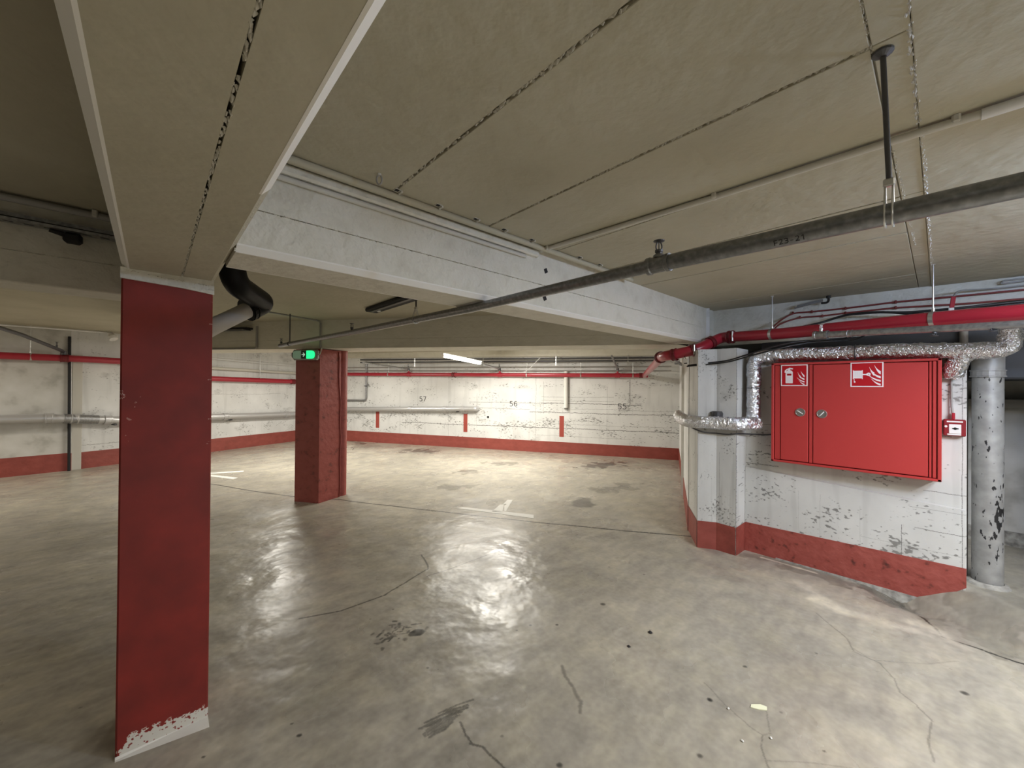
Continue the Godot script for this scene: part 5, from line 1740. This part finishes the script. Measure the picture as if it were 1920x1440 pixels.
# ------------------------------------------------------------------ ceiling fittings
func make_ceiling_fittings() -> void:
	# steel sprinkler pipe crossing the picture
	var sp := thing("sprinkler_pipe", "long dark steel sprinkler pipe crossing the picture below the ceiling", "pipe", V(1.355, 1.99, -0.69))
	var pts := [V(1.355, 1.98, 3.0), V(1.355, 1.985, 0.1), V(1.355, 1.997, -0.69), V(1.355, 1.997, -1.85), V(1.31, 2.018, -3.5), V(1.20, 2.043, -5.70)]
	var st := begin()
	tube(st, [pts[0], pts[1], pts[2]], 0.0265, 24)
	part("pipe", st, M.steel, sp)
	st = begin()
	tube(st, [pts[2], pts[3], pts[4], pts[5]], 0.0235, 24)
	part("pipe", st, M.steel, sp)
	sleeve(sp, "tee_fitting", V(1.355, 1.997, -0.69), V(0, 0, 1), 0.029, 0.085, M.steel, 0.003)
	st = begin()
	lathe(st, V(1.355, 2.02, -0.69), V(0, 1, 0), [Vector2(0.022, 0.0), Vector2(0.020, 0.010), Vector2(0.018, 0.012), Vector2(0.0, 0.012)], 18)
	part("tee_outlet", st, M.steel, sp)
	var tm := TextMesh.new()
	var fo := SystemFont.new()
	fo.font_names = PackedStringArray(["Droid Sans Mono"])
	tm.font = fo
	tm.text = "F23-21"
	tm.font_size = 48
	tm.pixel_size = 0.022 / 48.0
	tm.depth = 0.001
	var pm := MeshInstance3D.new()
	pm.name = "pipe_print"
	pm.mesh = tm
	pm.material_override = M.ink
	sp.add_child(pm, true)
	var pn := V(-0.72, -0.69, 0).normalized()
	pm.transform = Transform3D(Basis(V(0, 0, 1), pn.cross(V(0, 0, 1)), pn), V(1.355, 1.991, -0.29) + pn * 0.0268 - sp.position)
	sprinkler(sp, V(1.355, 2.028, -0.69), 0.95, M.galv_dark)
	sprinkler(sp, V(1.30, 2.036, -3.52), 1.0, M.galv_dark)
	sprinkler(sp, V(1.202, 2.06, -5.64), 1.2, M.galv_dark)
	# its hangers
	var h := thing("pipe_hanger", "dark rod hanger with pear clamp on the steel sprinkler pipe at upper right", "hanger", V(1.355, 2.4, -0.09))
	st = begin()
	tube(st, [V(1.350, 2.40, -0.097), V(1.355, 2.075, -0.085)], 0.0062, 10)
	part("threaded_rod", st, M.galv_dark, h)
	st = begin()
	lathe(st, V(1.350, 2.399, -0.097), V(0, -1, 0), [Vector2(0.022, 0.0), Vector2(0.021, 0.004), Vector2(0.008, 0.012), Vector2(0.0, 0.012)], 14)
	part("anchor_plate", st, M.galv_dark, h)
	pear(h, V(1.355, 1.985, -0.085), 0.0265)
	h = thing("pipe_hanger", "short pear hanger holding the sprinkler pipe just behind the cross beam", "hanger", V(1.345, 2.40, -2.45))
	st = begin()
	tube(st, [V(1.342, 2.40, -2.45), V(1.342, 2.09, -2.45)], 0.006, 8)
	part("threaded_rod", st, M.galv_dark, h)
	pear(h, V(1.340, 2.004, -2.45), 0.0235)
	h = thing("pipe_hanger", "thin rod hanger near the far end of the sprinkler pipe, by the exit light", "hanger", V(1.22, 2.4, -5.3))
	st = begin()
	tube(st, [V(1.22, 2.40, -5.3), V(1.22, 2.06, -5.3)], 0.007, 8)
	part("threaded_rod", st, M.galv_dark, h)
	sleeve(h, "ring_clamp", V(1.22, 2.039, -5.3), V(0.05, 0, 1), 0.026, 0.02, M.galv_dark, 0.002)
	# painted conduit across the ceiling
	var c := thing("ceiling_conduit", "beige painted conduit running across the ceiling to the upper right corner", "conduit", V(1.8, 2.385, -0.7))
	st = begin()
	tube(st, [V(1.755, 2.386, -1.66), V(1.806, 2.384, -0.665), V(1.822, 2.382, -0.115), V(1.826, 2.380, 0.03), V(1.83, 2.378, 0.10)], 0.0125, 14)
	part("conduit_run", st, M.conduit, c)
	st = begin()
	tube(st, [V(1.829, 2.377, 0.085), V(1.86, 2.376, 1.6)], 0.016, 14)
	part("wide_conduit", st, M.conduit_white, c)
	for q in [V(1.758, 2.388, -1.6), V(1.806, 2.388, -0.665), V(1.827, 2.386, 0.035)]:
		st = begin()
		box(st, q, V(0.036, 0.028, 0.020), 0.005)
		part("clip", st, M.conduit, c)
	# trunking and conduit at the top of the cross beam
	st = begin()
	prism(st, [V(0.22, 2.342, -1.688), V(0.22, 2.344, -1.668), V(0.22, 2.352, -1.660), V(0.22, 2.376, -1.660), V(0.22, 2.380, -1.688)], V(1.52, 0, 0))
	tag(part("cable_trunking", st, M.beam), "grey white cable trunking along the top of the white cross beam", "trunking")
	st = begin()
	tube(st, [V(0.22, 2.328, -1.676), V(1.64, 2.328, -1.676)], 0.011, 12)
	tag(part("beam_conduit", st, M.conduit), "thin beige conduit directly below the trunking on the white cross beam", "conduit")
	var fc := thing("ceiling_pipe", "beige painted pipe strapped to the ceiling beside the white cross beam", "pipe", V(1.3, 2.38, -1.62))
	st = begin()
	tube(st, [V(0.22, 2.384, -1.630), V(2.75, 2.386, -1.622)], 0.016, 16)
	part("pipe", st, M.ceiling, fc)
	for xx in [0.781, 0.987, 1.207, 1.399, 1.613, 2.057, 2.282]:
		st = begin()
		box(st, V(xx, 2.3985, -1.597), V(0.034, 0.004, 0.030), 0.001)
		box(st, V(xx + 0.012, 2.392, -1.594), V(0.010, 0.010, 0.030), 0.002)
		part("strap", st, M.conduit, fc)
		st = begin()
		box(st, V(xx - 0.006, 2.3962, -1.592), V(0.017, 0.002, 0.018), 0.0)
		part("strap_slot", st, M.black_matt, fc)
	# ring bolt
	var rb := thing("ring_bolt", "small oval ring bolt hanging from the ceiling beside the front beam", "hook", V(0.666, 2.4, -1.525))
	st = begin()
	var ring := []
	for i in 25:
		var an := TAU * i / 24.0
		ring.append(V(0.666, 2.376, -1.525) + V(0.74, 0, 0.67) * sin(an) * 0.0105 + V(0, cos(an) * 0.019, 0))
	tube(st, ring, 0.0035, 8, false)
	part("ring", st, M.conduit_grey, rb)
	st = begin()
	tube(st, [V(0.666, 2.402, -1.525), V(0.666, 2.392, -1.525)], 0.008, 10)
	part("shank", st, M.conduit, rb)
	# black drain bend and grey pipe behind the front column
	var dr := thing("drain_bend", "fat black drain elbow with grey pipe beside the top of the front column", "pipe", V(0.31, 2.4, -2.65))
	st = begin()
	var body := rounded([V(0.318, 2.45, -2.66), V(0.325, 2.12, -2.68), V(0.545, 2.085, -3.02), V(0.435, 2.015, -2.965)], 0.11, 8)
	tube(st, body, 0.066, 26)
	part("elbow", st, M.black_pipe, dr)
	sleeve(dr, "socket", V(0.452, 2.026, -2.973), V(-0.82, -0.52, 0.40), 0.069, 0.035, M.black_pipe, 0.004)
	st = begin()
	tube(st, [V(0.455, 2.028, -2.97), V(0.262, 1.886, -2.88), V(0.0, 1.68, -2.86)], 0.048, 20)
	part("grey_pipe", st, M.drain_grey, dr)
	# dark unlit ceiling luminaire
	var dl := thing("dark_luminaire", "unlit black luminaire with sooty ceiling patch behind the cross beam", "lamp", V(1.80, 2.38, -3.9))
	st = begin()
	boxmm(st, V(1.72, 2.355, -4.28), V(1.86, 2.40, -3.2), 0.012)
	part("housing", st, M.black_matt, dl)
	st = begin()
	boxmm(st, V(1.74, 2.346, -4.2), V(1.78, 2.357, -3.3), 0.003)
	part("reflector", st, M.black, dl)
	st = begin()
	box(st, V(1.80, 2.349, -4.10), V(0.03, 0.012, 0.05), 0.003)
	part("lamp_clip", st, M.conduit_white, dl)
	# conduits on the slanting beam
	var nb := V(-0.806, 0, 0.592)
	var db := V(0.592, 0, 0.806)
	var P := V(0.217, 0, -7.45)
	var at := func(s: float, y: float, o: float) -> Vector3: return P + db * s + nb * o + V(0, y, 0)
	st = begin()
	tube(st, rounded([V(0.75, 2.392, -5.2), at.call(2.36, 2.392, 0.05), at.call(2.40, 2.38, 0.015), at.call(2.40, 2.03, 0.015)], 0.05, 4), 0.011, 8)
	tag(part("beam_conduit", st, M.conduit_grey), "dark conduit along the ceiling and down the slanting beam near the exit light", "conduit")
	st = begin()
	tube(st, rounded([at.call(1.42, 2.34, 0.015), at.call(1.42, 2.035, 0.015), at.call(0.0, 2.035, 0.015)], 0.04, 4), 0.012, 8)
	tag(part("beam_conduit", st, M.conduit_grey), "dark bent conduit on the slanting beam beside the front column", "conduit")
	var tb := thing("cable_tray", "short dark cable tray on the slanting beam beside the front column", "tray", at.call(1.0, 2.28, 0.06))
	st = begin()
	box(st, at.call(0.95, 2.285, 0.07), V(0.75, 0.012, 0.12), 0.003, Basis(db, Vector3.UP, -nb))
	part("tray_base", st, M.galv_dark, tb)
	st = begin()
	for i in 5: tube(st, [at.call(0.6, 2.30 + 0.012 * (i % 2), 0.02 + i * 0.02), at.call(1.35, 2.305, 0.015 + i * 0.022)], 0.011, 8)
	part("cable_bundle", st, M.black_matt, tb)
	make_exit_sign()

func pear(parent: Node, at: Vector3, r: float) -> void:
	var st := begin()
	for s in [-0.007, 0.007]:
		var loop := []
		for i in 17:
			var an := TAU * i / 16.0 + PI
			var y := cos(an)
			var x := sin(an) * (1.0 if y < 0 else 1.0 - 0.62 * y)
			loop.append(at + V(x * (r + 0.003), (y * (r + 0.003)) if y < 0 else y * (r + 0.05), s))
		tube(st, loop, 0.0022, 6, false)
	part("pear_clamp", st, M.zinc, parent)
	st = begin()
	box(st, at + V(0, r + 0.055, 0), V(0.016, 0.02, 0.022), 0.003)
	part("nut", st, M.zinc, parent)

func make_exit_sign() -> void:
	var p := V(1.404, 0, -5.773)
	var q := V(1.612, 0, -5.467)
	var dx := (q - p).normalized()
	var n := V(-dx.z, 0, dx.x)
	if n.dot(-p) < 0: n = -n
	var c := (p + q) * 0.5 + n * 0.045 + V(0, 1.935, 0) + dx * 0.01
	var b := Basis(dx, Vector3.UP, n)
	var o := thing("exit_light", "glowing green emergency exit light with arrow on the middle column", "sign", c - n * 0.04)
	var st := begin()
	box(st, c, V(0.38, 0.135, 0.07), 0.02, b)
	part("housing", st, M.conduit_grey, o)
	# rounded diffuser, left part pale and right part lit green
	var prof := func(x0: float, x1: float, rl: float, rr: float) -> Array:
		var pl := []
		for k in 7:
			var a := PI * 0.5 + PI * k / 6.0
			pl.append(c + n * 0.036 + dx * (x0 + rl + rl * cos(a)) + V(0, 0.052 * sin(a), 0))
		for k in 7:
			var a2 := -PI * 0.5 + PI * k / 6.0
			pl.append(c + n * 0.036 + dx * (x1 - rr + rr * cos(a2)) + V(0, 0.052 * sin(a2), 0))
		return pl
	st = begin()
	prism(st, prof.call(-0.165, -0.035, 0.04, 0.001), n * 0.012)
	var pale_m := mat(lin(0.35, 0.40, 0.36), 0.4)
	pale_m.emission_enabled = true
	pale_m.emission = Color(0.45, 0.62, 0.5)
	pale_m.emission_energy_multiplier = 0.12
	part("diffuser", st, pale_m, o)
	st = begin()
	prism(st, prof.call(0.045, 0.165, 0.001, 0.04), n * 0.012)
	var gm := mat(lin(0.05, 0.5, 0.25), 0.4)
	gm.emission_enabled = true
	gm.emission = Color(0.12, 0.95, 0.52)
	gm.emission_energy_multiplier = 0.75
	part("green_panel", st, gm, o)
	st = begin()
	box(st, c + n * 0.043 + dx * 0.005, V(0.078, 0.104, 0.016), 0.002, b)
	part("pictogram_plate", st, mat(lin(0.02, 0.035, 0.028), 0.4), o)
	st = begin()
	var ar := c + n * 0.0525 + dx * 0.005
	box(st, ar - dx * 0.004, V(0.040, 0.010, 0.003), 0.0, b)
	for s in [-1.0, 1.0]:
		box(st, ar + dx * 0.008 + V(0, 0.012 * s, 0), V(0.036, 0.010, 0.003), 0.0, b * Basis(Vector3(0, 0, 1), -0.78 * s))
	var wm := mat(lin(0.6, 0.7, 0.62), 0.4)
	wm.emission_enabled = true
	wm.emission = Color(0.7, 0.8, 0.72)
	wm.emission_energy_multiplier = 0.35
	part("arrow", st, wm, o)
	st = begin()
	tube(st, rounded([c - dx * 0.17 + V(0, 0.03, 0), c - dx * 0.215 + V(0, 0.035, 0), c - dx * 0.215 - V(0, 0.03, 0), c - dx * 0.17 - V(0, 0.045, 0)], 0.03, 4), 0.006, 8)
	part("cable_loop", st, M.black, o)
	st = begin()
	tube(st, rounded([c + dx * 0.17, c + dx * 0.21 + V(0, 0.0, 0), c + dx * 0.24 + V(0, 0.09, 0)], 0.03, 4), 0.006, 8)
	part("cable_loop", st, M.conduit, o)
	var l := OmniLight3D.new()
	l.name = "green_glow"
	o.add_child(l)
	l.position = n * 0.12 + dx * 0.10
	l.light_color = Color(0.2, 1.0, 0.55)
	l.light_energy = 0.0008
	l.light_size = 0.05
	l.omni_range = 20.0
	l.omni_attenuation = 2.0
	l.shadow_enabled = true

# ------------------------------------------------------------------ marks and litter on the floor
func flat_poly(n: String, pts: Array, label: String, m: Material, th := 0.003) -> MeshInstance3D:
	var st := begin()
	var poly := []
	for p in pts: poly.append(V(p.x, 0.0005, p.y))
	prism(st, poly, V(0, th, 0))
	var o := part(n, st, m)
	return o

func make_floor_things() -> void:
	var m1 := thing("floor_marking", "worn white painted T mark on the floor before stall 56", "marking", V(3.1, 0, -3.65))
	var st := begin()
	prism(st, poly3([2.849, -4.121, 2.935, -4.105, 3.40, -3.30, 3.31, -3.21]), V(0, 0.002, 0))
	part("crossbar", st, M.white_paint, m1)
	st = begin()
	prism(st, poly3([3.10, -3.72, 3.36, -3.875, 3.40, -3.84, 3.17, -3.61]), V(0, 0.002, 0))
	prism(st, poly3([3.37, -3.80, 3.44, -3.83, 3.40, -3.86, 3.58, -3.97, 3.63, -3.92, 3.24, -3.62, 3.22, -3.63]), V(0, 0.0018, 0))
	part("stem", st, M.white_paint, m1)
	var m2 := thing("floor_marking", "white painted angled mark on the floor between the two red columns", "marking", V(0.95, 0, -8.2))
	st = begin()
	prism(st, poly3([0.60, -8.50, 0.66, -8.60, 1.22, -8.40, 1.20, -8.28]), V(0, 0.002, 0))
	part("crossbar", st, M.white_paint, m2)
	st = begin()
	prism(st, poly3([0.66, -8.36, 0.72, -8.44, 1.06, -7.82, 0.98, -7.76]), V(0, 0.002, 0))
	part("stem", st, M.white_paint, m2)
	# scraps
	st = begin()
	prism(st, poly3([2.150, -0.615, 2.172, -0.618, 2.205, -0.588, 2.212, -0.562, 2.19, -0.556, 2.165, -0.585]), V(0, 0.004, 0))
	tag(part("paper_scrap", st, mat(lin(0.75, 0.76, 0.55), 0.8)), "torn pale yellow scrap lying on the floor at the front right", "litter")
	var k := 0
	for s in [[2.061, -0.684, "tiny white crumb left of the torn yellow scrap"], [2.03, -0.50, "tiny white crumb in the forked crack at the front"], [1.92, -0.58, "tiny white crumb near the bottom edge, left of the forked crack"]]:
		st = begin()
		box(st, V(s[0], 0.004, s[1]), V(0.012, 0.008, 0.009), 0.003, Basis(Vector3.UP, k * 0.7))
		tag(part("crumb", st, M.white_plastic), s[2], "litter", "white crumbs on the floor")
		k += 1
	k = 0
	for s in [[2.33, -1.23, 0.011, "black pebble on the floor at centre right, the larger of two"], [2.11, -1.25, 0.008, "small black pebble on the floor at centre right"]]:
		st = begin()
		lathe(st, V(s[0], 0.0, s[1]), V(0.1, 1, 0.1), [Vector2(s[2], 0.0), Vector2(s[2] * 1.1, s[2] * 0.4), Vector2(s[2] * 0.6, s[2] * 0.9), Vector2(0, s[2])], 9)
		tag(part("pebble", st, M.black_matt), s[3], "pebble", "pebbles on the floor")
		k += 1

func poly3(a: Array) -> Array:
	var o := []
	for i in range(0, a.size(), 2): o.append(V(a[i], 0.0005, a[i + 1]))
	return o
